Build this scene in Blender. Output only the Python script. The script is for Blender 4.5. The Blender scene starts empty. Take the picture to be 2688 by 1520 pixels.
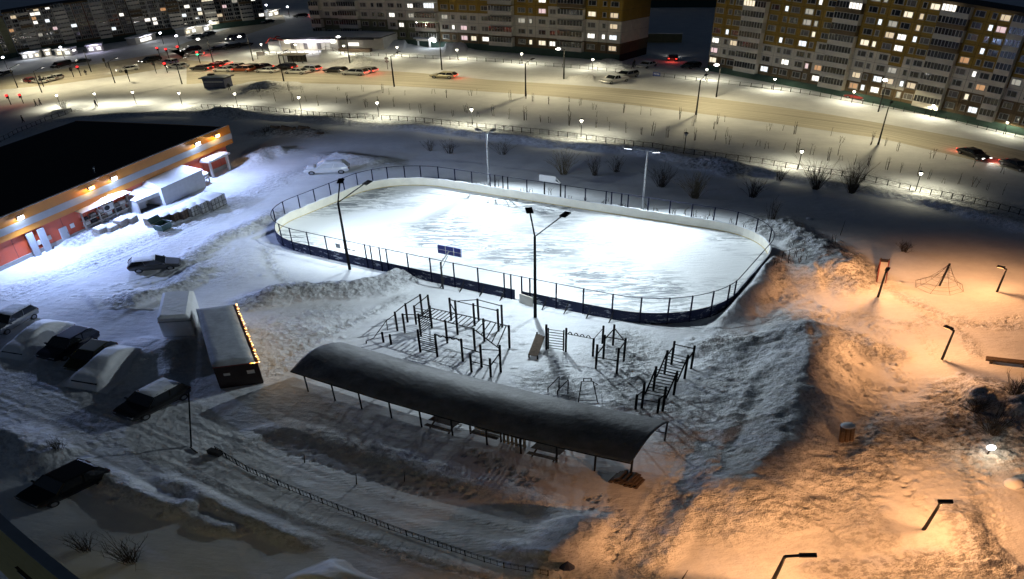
import bpy, math, random
import numpy as np
from mathutils import Matrix, Vector
random.seed(7)
SC = bpy.context.scene
COL = SC.collection
PI = math.pi

# ------------------------------------------------------------------ camera (a CCTV lens: longitude/latitude mapping, pitched down)
H = 37.0
LA, LB, LO0 = .5561, .8729, -.1585
PITCH, ROLL = .4713, -.0159


def cam_vec(dx, dy, dz):
    c, q = math.cos(ROLL), math.sin(ROLL)
    X = c * dx - q * dy
    Y = q * dx + c * dy
    cp, sp = math.cos(PITCH), math.sin(PITCH)
    return X, dz * cp + Y * sp, Y * cp - dz * sp


cam = bpy.data.cameras.new('camera')
cam_o = bpy.data.objects.new('camera', cam)
COL.objects.link(cam_o)
cam.type = 'PANO'
cam.panorama_type = 'EQUIRECTANGULAR'
cam.longitude_min, cam.longitude_max = -LA, LA
_v = LB * 579 / 1024
cam.latitude_min, cam.latitude_max = LO0 - _v, LO0 + _v
cam.clip_start, cam.clip_end = .1, 4000
_r, _u, _b = cam_vec(1, 0, 0), cam_vec(0, 1, 0), cam_vec(0, 0, -1)
cam_o.matrix_world = Matrix(((_r[0], _u[0], _b[0], 0), (_r[1], _u[1], _b[1], 0), (_r[2], _u[2], _b[2], H), (0, 0, 0, 1)))
SC.camera = cam_o

# ------------------------------------------------------------------ night sky, exposure
world = bpy.data.worlds.new("World")
SC.world = world
world.use_nodes = True
_nt = world.node_tree
_bg = _nt.nodes['Background']
_sky = _nt.nodes.new('ShaderNodeTexSky')
_sky.sky_type = 'NISHITA'
_sky.sun_disc = False
_sky.sun_elevation = math.radians(-2.0)
_sky.sun_rotation = math.radians(200)
_mixw = _nt.nodes.new('ShaderNodeMixRGB')
_mixw.blend_type = 'MULTIPLY'
_mixw.inputs[0].default_value = 1
_mixw.inputs[2].default_value = (.9, 1.4, 2.3, 1)
_bw = _nt.nodes.new('ShaderNodeRGBToBW')
_nt.links.new(_sky.outputs[0], _bw.inputs[0])
_nt.links.new(_bw.outputs[0], _mixw.inputs[1])
_nt.links.new(_mixw.outputs[0], _bg.inputs[0])
_bg.inputs[1].default_value = SKY_STRENGTH = .1
SC.view_settings.view_transform = 'Standard'
SC.view_settings.look = 'None'
SC.view_settings.exposure = 0
SC.view_settings.gamma = 1
SC.render.engine = 'CYCLES'
SC.cycles.use_denoising = True
SC.cycles.max_bounces = 5
SC.cycles.diffuse_bounces = 3
SC.cycles.glossy_bounces = 2
SC.cycles.transmission_bounces = 2
SC.cycles.sample_clamp_indirect = 4
SC.cycles.use_light_tree = True

# light levels (watts), tuned against the photograph
W_RINK, W_PATH, W_FARPATH, W_STREET, W_STREET_FAR, W_SODIUM, W_FLOOD, W_WARM, W_ENTR = 11500, 800, 520, 1750, 1450, 900, 4600, 160, 900


# ------------------------------------------------------------------ survey: where the sight line through a photo point meets a level
def ray(px, py):
    lo = LA * (px - 1344) / 1344
    la = LB * (760 - py) / 1344 + LO0
    return cam_vec(math.cos(la) * math.sin(lo), math.sin(la), math.cos(la) * math.cos(lo))


def G(px, py, z=0.0):
    a, b, c = ray(px, py)
    t = (H - z) / -c
    return Vector((a * t, b * t, z))


def hgt(base, top):
    X = G(*base)
    D = math.hypot(X[0], X[1])
    d = ray(*top)
    return H + D * d[2] / math.hypot(d[0], d[1])


def C(ox, oy, s, *pts):
    return [(ox + x / s, oy + y / s) for x, y in pts]


def lerp(a, b, t):
    return a + (b - a) * t


# ------------------------------------------------------------------ rink frame
AL = -.5256
UU = Vector((math.cos(AL), math.sin(AL), 0))
VV = Vector((-math.sin(AL), math.cos(AL), 0))
RU0, RU1, RV0, RV1, RR = -49.2, -11.5, 42.45, 62.3, 6.0


def R(u, v, z=0.0):
    return UU * u + VV * v + Vector((0, 0, z))


def to_uv(p):
    return p[0] * UU[0] + p[1] * UU[1], p[0] * VV[0] + p[1] * VV[1]


# ------------------------------------------------------------------ materials
MATS = {}


def mat(name, col, rough=.6, metal=0, vary=0, vscale=3, bump=0, bscale=8, emit=None, estr=0, spec=.5, alpha=None):
    m = bpy.data.materials.new(name)
    m.use_nodes = True
    nt = m.node_tree
    b = nt.nodes['Principled BSDF']
    b.inputs['Roughness'].default_value = rough
    b.inputs['Metallic'].default_value = metal
    b.inputs['Specular IOR Level'].default_value = spec
    b.inputs['Base Color'].default_value = (*col, 1)
    tc = nt.nodes.new('ShaderNodeTexCoord')
    if vary:
        n = nt.nodes.new('ShaderNodeTexNoise')
        n.inputs['Scale'].default_value = vscale
        n.inputs['Detail'].default_value = 6
        n.inputs['Roughness'].default_value = .65
        nt.links.new(tc.outputs['Object'], n.inputs['Vector'])
        r = nt.nodes.new('ShaderNodeValToRGB')
        r.color_ramp.elements[0].position = .3
        r.color_ramp.elements[1].position = .7
        lo = [max(0, c * (1 - vary)) for c in col]
        hi = [min(1, c * (1 + vary)) for c in col]
        r.color_ramp.elements[0].color = (*lo, 1)
        r.color_ramp.elements[1].color = (*hi, 1)
        nt.links.new(n.outputs[0], r.inputs[0])
        nt.links.new(r.outputs[0], b.inputs['Base Color'])
    if bump:
        n2 = nt.nodes.new('ShaderNodeTexNoise')
        n2.inputs['Scale'].default_value = bscale
        n2.inputs['Detail'].default_value = 5
        nt.links.new(tc.outputs['Object'], n2.inputs['Vector'])
        bp = nt.nodes.new('ShaderNodeBump')
        bp.inputs['Strength'].default_value = min(1, bump)
        bp.inputs['Distance'].default_value = .1
        nt.links.new(n2.outputs[0], bp.inputs['Height'])
        nt.links.new(bp.outputs[0], b.inputs['Normal'])
    if emit:
        b.inputs['Emission Color'].default_value = (*emit, 1)
        b.inputs['Emission Strength'].default_value = estr
    MATS[name] = m
    return m


def M(n):
    return MATS[n]


mat('snow_soft', (.8, .82, .85), .65, vary=.06, vscale=1.5, bump=.5, bscale=3)
mat('roof_frost', (.15, .155, .165), .6, vary=.35, vscale=1.2, bump=.4, bscale=4)
mat('roof_crust', (.36, .38, .4), .7, vary=.2, vscale=1.5, bump=.4, bscale=3)
mat('dark_metal', (.016, .017, .02), .6, .2, vary=.3, spec=.3)
mat('grey_metal', (.32, .33, .34), .45, .5, vary=.2)
mat('galvanised', (.45, .46, .47), .4, .6, vary=.15)
mat('white_paint', (.78, .78, .76), .5, vary=.08)
mat('board_white', (.8, .77, .66), .5, vary=.1, vscale=1)
mat('board_blue', (.012, .018, .055), .6, vary=.6, vscale=2, spec=.2)
mat('yellow_kick', (.5, .38, .12), .5, vary=.2)
mat('blue_frame', (.006, .008, .03), .7, vary=.2, spec=.1)
mat('backboard', (.04, .06, .36), .4, vary=.2)
mat('post_black', (.007, .007, .008), .8, vary=.3, spec=.1)
mat('wood_dark', (.09, .06, .04), .7, vary=.4, vscale=6, bump=.4)
mat('wood_grey', (.3, .27, .23), .8, vary=.35, vscale=6, bump=.4)
mat('wood_log', (.2, .11, .05), .8, vary=.4, vscale=5, bump=.6)
mat('twig', (.055, .045, .035), .8, vary=.3)
mat('twig_pale', (.16, .13, .08), .8, vary=.3)
mat('rubber', (.015, .015, .016), .8)
mat('rim', (.35, .36, .38), .35, .8)
mat('glass_dark', (.015, .018, .022), .08, spec=.8)
mat('orange_wall', (.5, .07, .02), .5, vary=.12, vscale=.7)
mat('fascia_yellow', (.5, .19, .02), .4, vary=.1, vscale=.7)
mat('fascia_grey', (.4, .43, .46), .35, vary=.1, vscale=.7)
mat('roof_dark', (.006, .007, .009), .75, vary=.3, vscale=.3)
mat('concrete', (.36, .35, .33), .85, vary=.15, vscale=1.2, bump=.2)
mat('panel_white', (.6, .56, .48), .85, vary=.13, vscale=.8, bump=.1)
mat('panel_grey', (.44, .42, .37), .85, vary=.13, vscale=.8, bump=.1)
mat('panel_ochre', (.26, .16, .022), .85, vary=.16, vscale=.8, bump=.1)
mat('panel_brown', (.13, .088, .042), .85, vary=.2, vscale=.8, bump=.1)
mat('panel_green', (.15, .15, .085), .85, vary=.2, vscale=.8, bump=.1)
mat('plinth_green', (.03, .065, .05), .8, vary=.2, vscale=.8)
mat('panel_red', (.22, .12, .07), .85, vary=.2, vscale=.8)
mat('seam', (.012, .011, .01), .9)
mat('own_yellow', (.82, .6, .2), .7, vary=.15, vscale=2, bump=.15)
mat('tent_grey', (.55, .57, .6), .7, vary=.1, vscale=1.5, bump=.2)
mat('tent_dark', (.03, .03, .035), .9, vary=.3)
mat('cardboard', (.2, .17, .14), .8, vary=.4, vscale=2.5)
mat('crate_mesh', (.3, .3, .3), .6, vary=.5, vscale=2.2)
mat('dumpster_green', (.03, .07, .055), .5, vary=.3)
mat('red_dark', (.16, .02, .012), .45, vary=.25)
mat('container_dark', (.02, .006, .005), .5, vary=.3)
mat('sign_white', (.75, .75, .74), .5)
mat('sign_grey', (.3, .3, .32), .5)
mat('blue_sign', (.03, .08, .35), .5)
mat('red_paint', (.45, .04, .03), .5)
mat('clothing_dark', (.02, .02, .025), .8)
mat('skin', (.5, .33, .25), .6)
mat('dirt_clump', (.16, .12, .09), .9, vary=.5, vscale=2, bump=.5)
mat('sheet_blue', (.025, .035, .09), .5, vary=.3)
mat('em_white', (1, 1, 1), .5, emit=(1, .97, .9), estr=9)
mat('em_globe', (1, 1, 1), .5, emit=(1, .95, .74), estr=14)
mat('em_cool', (1, 1, 1), .5, emit=(.8, .88, 1), estr=14)
mat('em_warm', (1, .8, .4), .5, emit=(1, .62, .16), estr=10)
mat('em_sodium', (1, .6, .3), .5, emit=(1, .55, .2), estr=8)
mat('em_fairy', (1, .7, .2), .5, emit=(1, .5, .1), estr=4)
mat('em_fairy_dim', (1, .7, .2), .5, emit=(1, .32, .06), estr=1.6)
mat('em_fairy_pale', (1, .8, .4), .5, emit=(1, .72, .35), estr=3.5)
mat('em_red', (.4, .01, .01), .4, emit=(1, .02, .02), estr=5)
mat('em_tail', (.3, .01, .01), .4, emit=(1, .05, .03), estr=3)
mat('em_head', (1, 1, 1), .4, emit=(1, .95, .85), estr=7)
mat('lens_dull', (.16, .02, .02), .3)
mat('lens_clear', (.35, .36, .38), .15)
mat('em_green', (.01, .2, .08), .4, emit=(.05, 1, .4), estr=2.5)
mat('em_strip', (1, 1, 1), .5, emit=(.86, .84, 1), estr=2.2)
for i, (c, s) in enumerate([((1, .86, .62), 1.1), ((1, .95, .85), 1.5), ((.9, .96, 1), 1.3), ((1, .78, .5), .7), ((1, .7, .72), .8), ((.95, .9, .75), .35), ((1, .5, .2), .5)]):
    mat('lit%d' % i, (.4, .38, .33), .5, emit=c, estr=s)
mat('win_dark', (.012, .014, .017), .12, spec=.7)
mat('win_curtain', (.12, .11, .1), .6, vary=.3, vscale=4)
mat('win_frame', (.42, .42, .4), .5)


# ------------------------------------------------------------------ mesh helpers
class MB:
    def __init__(s):
        s.v, s.f, s.m = [], [], []

    def add(s, vs, fs, mi=0):
        o = len(s.v)
        s.v += [tuple(v) for v in vs]
        s.f += [tuple(i + o for i in f) for f in fs]
        s.m += [mi] * len(fs)
        return s

    def box(s, c, size, rz=0, mi=0, tilt=None):
        x, y, z = size[0] / 2, size[1] / 2, size[2] / 2
        m = Matrix.Rotation(rz, 3, 'Z')
        if tilt is not None:
            m = m @ tilt
        c = Vector(c)
        vs = [c + m @ Vector((a * x, b * y, d * z)) for d in (-1, 1) for b in (-1, 1) for a in (-1, 1)]
        return s.add(vs, [(0, 2, 3, 1), (4, 5, 7, 6), (0, 1, 5, 4), (2, 6, 7, 3), (0, 4, 6, 2), (1, 3, 7, 5)], mi)

    def bar(s, p, q, r, n=6, mi=0, r2=None):
        p, q = Vector(p), Vector(q)
        d = q - p
        if d.length < 1e-6:
            return s
        d.normalize()
        a = d.orthogonal().normalized()
        b = d.cross(a)
        r2 = r if r2 is None else r2
        vs = []
        for c, rr in ((p, r), (q, r2)):
            vs += [c + (a * math.cos(2 * PI * i / n) + b * math.sin(2 * PI * i / n)) * rr for i in range(n)]
        fs = [(i, (i + 1) % n, n + (i + 1) % n, n + i) for i in range(n)]
        fs += [tuple(range(n - 1, -1, -1)), tuple(range(n, 2 * n))]
        return s.add(vs, fs, mi)

    def line(s, pts, r, n=6, mi=0):
        for a, b in zip(pts[:-1], pts[1:]):
            s.bar(a, b, r, n, mi)
        return s

    def beam(s, p, q, w, h, mi=0):
        p, q = Vector(p), Vector(q)
        d = (q - p)
        L = d.length
        d.normalize()
        up = Vector((0, 0, 1)) if abs(d.z) < .95 else Vector((0, 1, 0))
        a = d.cross(up).normalized()
        b = a.cross(d).normalized()
        vs = [c + a * (i * w / 2) + b * (j * h / 2) for c in (p, q) for j in (-1, 1) for i in (-1, 1)]
        return s.add(vs, [(0, 1, 3, 2), (4, 6, 7, 5), (0, 4, 5, 1), (2, 3, 7, 6), (0, 2, 6, 4), (1, 5, 7, 3)], mi)

    def prism(s, pts, z0, z1, mi=0, top=None):
        n = len(pts)
        vs = [(p[0], p[1], z0) for p in pts] + [(p[0], p[1], z1) for p in pts]
        s.add(vs, [(i, (i + 1) % n, n + (i + 1) % n, n + i) for i in range(n)] + [tuple(range(n - 1, -1, -1))], mi)
        return s.add(vs, [tuple(range(n, 2 * n))], mi if top is None else top)

    def hull(s, base, top, mi=0, topmi=None):
        n = len(base)
        vs = list(base) + list(top)
        s.add(vs, [(i, (i + 1) % n, n + (i + 1) % n, n + i) for i in range(n)] + [tuple(range(n - 1, -1, -1))], mi)
        return s.add(vs, [tuple(range(n, 2 * n))], mi if topmi is None else topmi)

    def sphere(s, c, r, seg=10, rings=6, mi=0, sz=1):
        vs, fs = [], []
        for i in range(rings + 1):
            t = PI * i / rings
            for j in range(seg):
                a = 2 * PI * j / seg
                vs.append((c[0] + r * math.sin(t) * math.cos(a), c[1] + r * math.sin(t) * math.sin(a), c[2] + r * sz * math.cos(t)))
        for i in range(rings):
            for j in range(seg):
                fs.append((i * seg + j, (i + 1) * seg + j, (i + 1) * seg + (j + 1) % seg, i * seg + (j + 1) % seg))
        return s.add(vs, fs, mi)

    def disc(s, c, r, axis, w, n=14, mi=0):
        a = Vector(axis).normalized()
        return s.bar(Vector(c) - a * w / 2, Vector(c) + a * w / 2, r, n, mi)

    def build(s, name, mats, parent=None, smooth=False, bevel=0):
        me = bpy.data.meshes.new(name)
        off = Vector((0, 0, 0))
        inv = None
        if parent is not None and parent.get('_world'):
            inv = wm(parent).inverted()
        me.from_pydata([(inv @ Vector(v)) if inv is not None else v for v in s.v], [], s.f)
        for m in (mats if isinstance(mats, (list, tuple)) else [mats]):
            me.materials.append(M(m) if isinstance(m, str) else m)
        me.polygons.foreach_set('material_index', s.m)
        if smooth:
            me.polygons.foreach_set('use_smooth', [True] * len(s.f))
        me.update()
        o = bpy.data.objects.new(name, me)
        COL.objects.link(o)
        if parent is not None:
            o.parent = parent
            if parent.get('_world'):
                o['_world'] = 1
        if bevel:
            b = o.modifiers.new('bevel', 'BEVEL')
            b.width = bevel
            b.segments = 2
            b.limit_method = 'ANGLE'
        return o


def wm(o):
    m = o.matrix_basis.copy()
    while o.parent is not None:
        o = o.parent
        m = o.matrix_basis @ m
    return m


def tag(o, label=None, cat=None, group=None, kind=None):
    if label:
        o['label'] = label
    if cat:
        o['category'] = cat
    if group:
        o['group'] = group
    if kind:
        o['kind'] = kind
    return o


def thing(name, label, cat, loc=(0, 0, 0), rz=0, group=None, world=False):
    """An Empty at the thing's base; with world=True its parts are given in world coordinates."""
    o = bpy.data.objects.new(name, None)
    o.empty_display_size = .3
    COL.objects.link(o)
    o.location = loc
    o.rotation_euler = (0, 0, rz)
    if world:
        o['_world'] = 1
    return tag(o, label, cat, group)


def copy_tree(o, parent=None):
    c = o.copy()
    COL.objects.link(c)
    c.parent = parent
    for ch in list(o.children):
        copy_tree(ch, c)
    return c


def point(parent, loc, watts, col, r=.12, name='lamp_light'):
    l = bpy.data.lights.new(name, 'POINT')
    l.energy = watts
    l.color = col
    l.shadow_soft_size = r
    o = bpy.data.objects.new(name, l)
    COL.objects.link(o)
    o.parent = parent
    o.location = loc
    return o


def spot(parent, loc, target, watts, col, ang, blend=.6, r=.2, name='lamp_light', wing=0):
    """a downlight; wing > 0 gives it the wide throw of a real street luminaire (intensity rising towards the sides)"""
    l = bpy.data.lights.new(name, 'SPOT')
    if wing:
        l.use_nodes = True
        nt = l.node_tree
        em = nt.nodes['Emission']
        tc = nt.nodes.new('ShaderNodeTexCoord')
        sp = nt.nodes.new('ShaderNodeSeparateXYZ')
        nt.links.new(tc.outputs['Normal'], sp.inputs[0])
        last = sp.outputs['Z']
        for op, v in (('ABSOLUTE', 0), ('MAXIMUM', .24), ('POWER', -wing)):
            n = nt.nodes.new('ShaderNodeMath')
            n.operation = op
            nt.links.new(last, n.inputs[0])
            n.inputs[1].default_value = v
            last = n.outputs[0]
        nt.links.new(last, em.inputs['Strength'])
    l.energy = watts
    l.color = col
    l.spot_size = ang
    l.spot_blend = blend
    l.shadow_soft_size = r
    o = bpy.data.objects.new(name, l)
    COL.objects.link(o)
    o.parent = parent
    o.location = loc
    d = Vector(target) - Vector(loc)
    o.rotation_euler = d.to_track_quat('-Z', 'Y').to_euler()
    return o


ORD = ['first', 'second', 'third', 'fourth', 'fifth', 'sixth', 'seventh', 'eighth', 'ninth', 'tenth', 'eleventh', 'twelfth', 'thirteenth', 'fourteenth', 'fifteenth', 'sixteenth', 'seventeenth', 'eighteenth', 'nineteenth', 'twentieth']

# ------------------------------------------------------------------ snow terrain
def _h2(i, j, s):
    v = np.sin(i * 127.1 + j * 311.7 + s * 74.7) * 43758.5453
    return v - np.floor(v)


def vnoise(x, y, s=0):
    xi, yi = np.floor(x), np.floor(y)
    fx, fy = x - xi, y - yi
    fx = fx * fx * (3 - 2 * fx)
    fy = fy * fy * (3 - 2 * fy)
    a = _h2(xi, yi, s) * (1 - fx) + _h2(xi + 1, yi, s) * fx
    b = _h2(xi, yi + 1, s) * (1 - fx) + _h2(xi + 1, yi + 1, s) * fx
    return a * (1 - fy) + b * fy


def fbm(x, y, o=4, s=0):
    t, a, k = 0, .5, 0
    for i in range(o):
        t = t + a * vnoise(x, y, s + i)
        x, y = x * 2.03 + 5.1, y * 2.03 + 1.7
        k += a
        a *= .5
    return t / k


def segdist(x, y, pts):
    """distance to a polyline and the 0..1 position along it"""
    best = np.full(x.shape, 1e9)
    along = np.zeros(x.shape)
    L = [math.dist(a[:2], b[:2]) for a, b in zip(pts[:-1], pts[1:])]
    T = sum(L)
    acc = 0
    for a, b, l in zip(pts[:-1], pts[1:], L):
        dx, dy = b[0] - a[0], b[1] - a[1]
        t = np.clip(((x - a[0]) * dx + (y - a[1]) * dy) / (l * l + 1e-9), 0, 1)
        d = np.hypot(x - a[0] - t * dx, y - a[1] - t * dy)
        k = d < best
        best = np.where(k, d, best)
        along = np.where(k, (acc + t * l) / T, along)
        acc += l
    return best, along


# ploughed ridges and heaps: (photo polyline, height m, half width m, clods 0..1)
RIDGES = [
    ([(2090, 850), (2130, 905), (2108, 970), (2085, 1060), (2050, 1160), (2005, 1255), (1940, 1340)], 1.7, 2.0, .55),
    ([(1935, 900), (1925, 1000), (1880, 1090), (1830, 1160)], .4, 1.6, .55),
    ([(2010, 950), (1935, 1085), (1880, 1185), (1835, 1290), (1765, 1400), (1700, 1500)], .34, .6, .45),
    ([(1820, 920), (1880, 900), (1960, 900), (2080, 890)], .35, .8, .9),
    ([(2035, 590), (2075, 620), (2130, 650), (2180, 690), (2235, 730)], 1.5, 1.8, 1),
    ([(2000, 700), (2080, 720), (2150, 720)], .6, 2.6, .6),
    ([(670, 790), (750, 772), (840, 768), (930, 762), (1010, 748), (1085, 716)], 1.25, 1.15, .9),
    ([(1992, 650), (1997, 715), (1970, 775), (1907, 832), (1840, 852)], 1.4, 1.2, .3),
    ([(330, 795), (420, 772), (480, 745), (530, 700)], .5, 1.0, .6),
    ([(470, 705), (520, 665), (580, 625), (640, 604), (720, 560)], .4, .9, .6),
    ([(0, 1145), (60, 1165), (115, 1205), (145, 1220)], 1.3, 1.6, .5),
    ([(270, 1250), (340, 1288), (430, 1332), (475, 1343), (520, 1318)], .9, .6, .5),
    ([(440, 1262), (520, 1296), (600, 1342), (700, 1382), (800, 1425)], .55, .5, .5),
    ([(520, 1360), (560, 1385), (620, 1392)], .5, .5, .4),
    ([(590, 1185), (660, 1143), (740, 1124), (830, 1140), (920, 1172), (1020, 1203), (1130, 1240), (1260, 1277), (1390, 1312), (1500, 1352)], .26, .7, .25),
    ([(1430, 1492), (1480, 1448), (1540, 1405), (1590, 1412)], 1.5, 1.3, .4),
    ([(1340, 1440), (1400, 1470), (1450, 1500)], .5, .5, .5),
    ([(2520, 1040), (2600, 1050), (2700, 1085)], 1.3, 1.8, .9),
    ([(2400, 1150), (2500, 1110), (2640, 1160)], .6, 2.2, 1),
    ([(2330, 1100), (2290, 1180), (2250, 1240)], .45, 1.2, .9),
    ([(1990, 1330), (2080, 1370), (2160, 1340)], .45, .8, .8),
    ([(2180, 1240), (2250, 1320), (2290, 1420)], .35, .9, .6),
    ([(2520, 1340), (2560, 1430), (2610, 1490)], .35, .7, .7),
    ([(2200, 1500), (2400, 1480), (2600, 1500)], .25, .9, .8),
    ([(660, 425), (705, 404), (750, 398)], 1.3, 1.3, .3),
    ([(870, 412), (940, 422), (1005, 432)], 1.0, 1.6, .3),
    ([(690, 352), (750, 345), (830, 352)], .7, 1.5, 1),
    ([(690, 238), (715, 224), (745, 226)], 2.0, 3.0, .7),
    ([(760, 216), (810, 212)], 1.0, 2.0, .7),
    ([(1830, 436), (1880, 440), (1930, 455)], .9, 1.3, 1),
    ([(900, 168), (930, 160), (962, 168)], 1.5, 2.5, .5),
    ([(690, 160), (760, 155)], 1.6, 2.2, .3),
    ([(845, 147), (885, 141)], 1.8, 1.6, .3),
    ([(1560, 176), (1600, 166), (1640, 178)], 1.3, 1.7, .6),
    ([(1490, 208), (1560, 210)], 1.3, 2.0, .4),
    ([(2390, 272), (2425, 276)], 2.0, 2.0, .6),
    ([(2500, 297), (2560, 312)], 1.8, 2.2, .6),
    ([(1170, 132), (1225, 128)], 2.2, 2.5, .2),
    ([(1000, 124), (1070, 122)], 2.0, 2.5, .2),
    ([(2190, 880), (2250, 900), (2330, 930)], .35, 1.0, .8),
    ([(380, 212), (400, 205), (430, 212)], 1.4, 2.2, .3),
    ([(560, 300), (630, 304)], 1.0, 1.8, .8),
    ([(140, 300), (190, 292)], .9, 1.5, .8),
    ([(195, 640), (260, 592), (340, 560)], .45, .8, .8),
    ([(60, 660), (120, 640), (180, 610)], .5, .6, .4),
    ([(230, 800), (330, 780), (400, 800)], .4, 2.5, .05),
    ([(300, 930), (380, 930), (440, 900)], .7, 1.6, .1),
    ([(440, 1000), (450, 930), (480, 900)], .5, .8, .2),
]
# trodden strips: (photo polyline, half width m, depth m)
TRAILS = [
    ([(2310, 745), (2400, 790), (2480, 830), (2560, 850), (2690, 855)], .7, .1),
    ([(2150, 815), (2260, 830), (2380, 850), (2420, 848)], .6, .08),
    ([(2420, 830), (2520, 870), (2560, 930)], .5, .08),
    ([(2200, 960), (2260, 1000), (2300, 1020), (2400, 1030)], .35, .12),
    ([(2310, 900), (2330, 960), (2370, 1000)], .45, .08),
    ([(2270, 1010), (2290, 1060), (2350, 1090)], .35, .1),
    ([(1890, 1060), (1850, 1160), (1800, 1260), (1740, 1360), (1660, 1519)], .9, .15),
    ([(1610, 1400), (1580, 1480), (1530, 1519)], .7, .2),
    ([(695, 620), (710, 690), (745, 735), (850, 760)], .45, .12),
    ([(2450, 1080), (2520, 1200), (2560, 1330), (2620, 1519)], .6, .1),
    ([(2180, 1519), (2250, 1330), (2330, 1180), (2420, 1060)], 1.1, .05),
    ([(0, 770), (200, 700), (420, 610), (640, 520), (760, 455)], 1.6, .03),
    ([(0, 1060), (300, 1160), (560, 1270), (900, 1400), (1300, 1519)], .5, .03),
    ([(700, 980), (820, 900), (960, 830), (1060, 780)], .6, .05),
    ([(2030, 870), (1990, 800), (2080, 780)], .8, .05),
]
# patches with trampled or clodded surface: centre, radius m, clods
PATCH = [((1480, 1020), 1.6, .8), ((1640, 930), 2.0, 1.0), ((1650, 1000), 2.0, 1.0), ((1630, 890), 1.3, 1.0), ((1730, 1070), 1.6, .95), ((1640, 1050), 1.0, .9), ((1430, 995), 1.4, .9), ((1240, 880), 3.0, .35), ((1180, 930), 3, .35),
         ((760, 870), 3.0, .6), ((740, 950), 2.0, .35), ((850, 830), 2.0, .4), ((2050, 680), 4.0, .55), ((2060, 800), 2.0, .4), ((420, 640), 4, .15), ((560, 700), 4, .35), ((230, 1050), 4, .35), ((300, 960), 2, .4), ((60, 1010), 4, .3), ((2500, 1150), 5, .5), ((2400, 1400), 6, .1), ((2150, 1450), 5, .15), ((2250, 1050), 3, .3), ((1960, 1080), 4, .4), ((2000, 1230), 3, .35), ((1850, 1060), 2, .5), ((1900, 620), 2, .2), ((1530, 1490), 3, .3), ((480, 1130), 6, .2), ((160, 1140), 4, .35)]
BERM = [(60, 352), (150, 318), (260, 306), (420, 298), (560, 300), (650, 303), (815, 314), (999, 331), (1117, 337), (1254, 355), (1437, 377), (1575, 389), (1698, 400), (1822, 428), (2000, 455), (2062, 463), (2180, 485), (2276, 501), (2400, 523), (2510, 551), (2592, 574), (2700, 604)]
FENCE_NEAR = [(531, 285), (650, 289), (746, 296), (840, 307), (980, 314), (1070, 319), (1300, 340), (1465, 358), (1590, 374), (1712, 391), (1794, 405), (1904, 419), (2000, 431), (2092, 446), (2268, 473), (2359, 495), (2441, 513), (2524, 529), (2620, 551), (2700, 571)]
ROAD_N = [(490, 246), (620, 230), (749, 218), (1007, 224), (1350, 246), (1437, 252), (1547, 264), (1712, 282), (1822, 297), (1988, 318), (2098, 333), (2318, 365), (2592, 430), (2700, 458)]
ROAD_F = [(490, 158), (560, 163), (700, 170), (860, 179), (1100, 192), (1300, 212), (1476, 222), (1671, 236), (1800, 250), (2000, 275), (2153, 297), (2373, 335), (2565, 370), (2700, 400)]
_ridge = [([G(*p) for p in pts], h, w, l) for pts, h, w, l in RIDGES]
_trail = [([G(*p) for p in pts], w, d) for pts, w, d in TRAILS]
_patch = [(G(*c), r, l) for c, r, l in PATCH]
_berm = [G(*p) for p in BERM]
_fence = [G(*p) for p in FENCE_NEAR]
_rn, _rf = [G(*p) for p in ROAD_N], [G(*p) for p in ROAD_F]
_road_mid = [(a + b) / 2 for a, b in zip([_rn[i] for i in range(0, len(_rn))], [_rf[i] for i in range(0, len(_rf))])]

SIDE = [([(-20, 238), (150, 222), (330, 197), (430, 180), (495, 166)], [(-20, 206), (150, 184), (300, 161), (420, 140), (480, 128)]), ([(482, 152), (560, 122), (650, 90), (750, 58)], [(440, 130), (510, 104), (610, 72), (742, 38)])]
_side = [[(G(*a) + G(*b)) / 2 for a, b in zip(n, f)] for n, f in SIDE]


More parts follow.
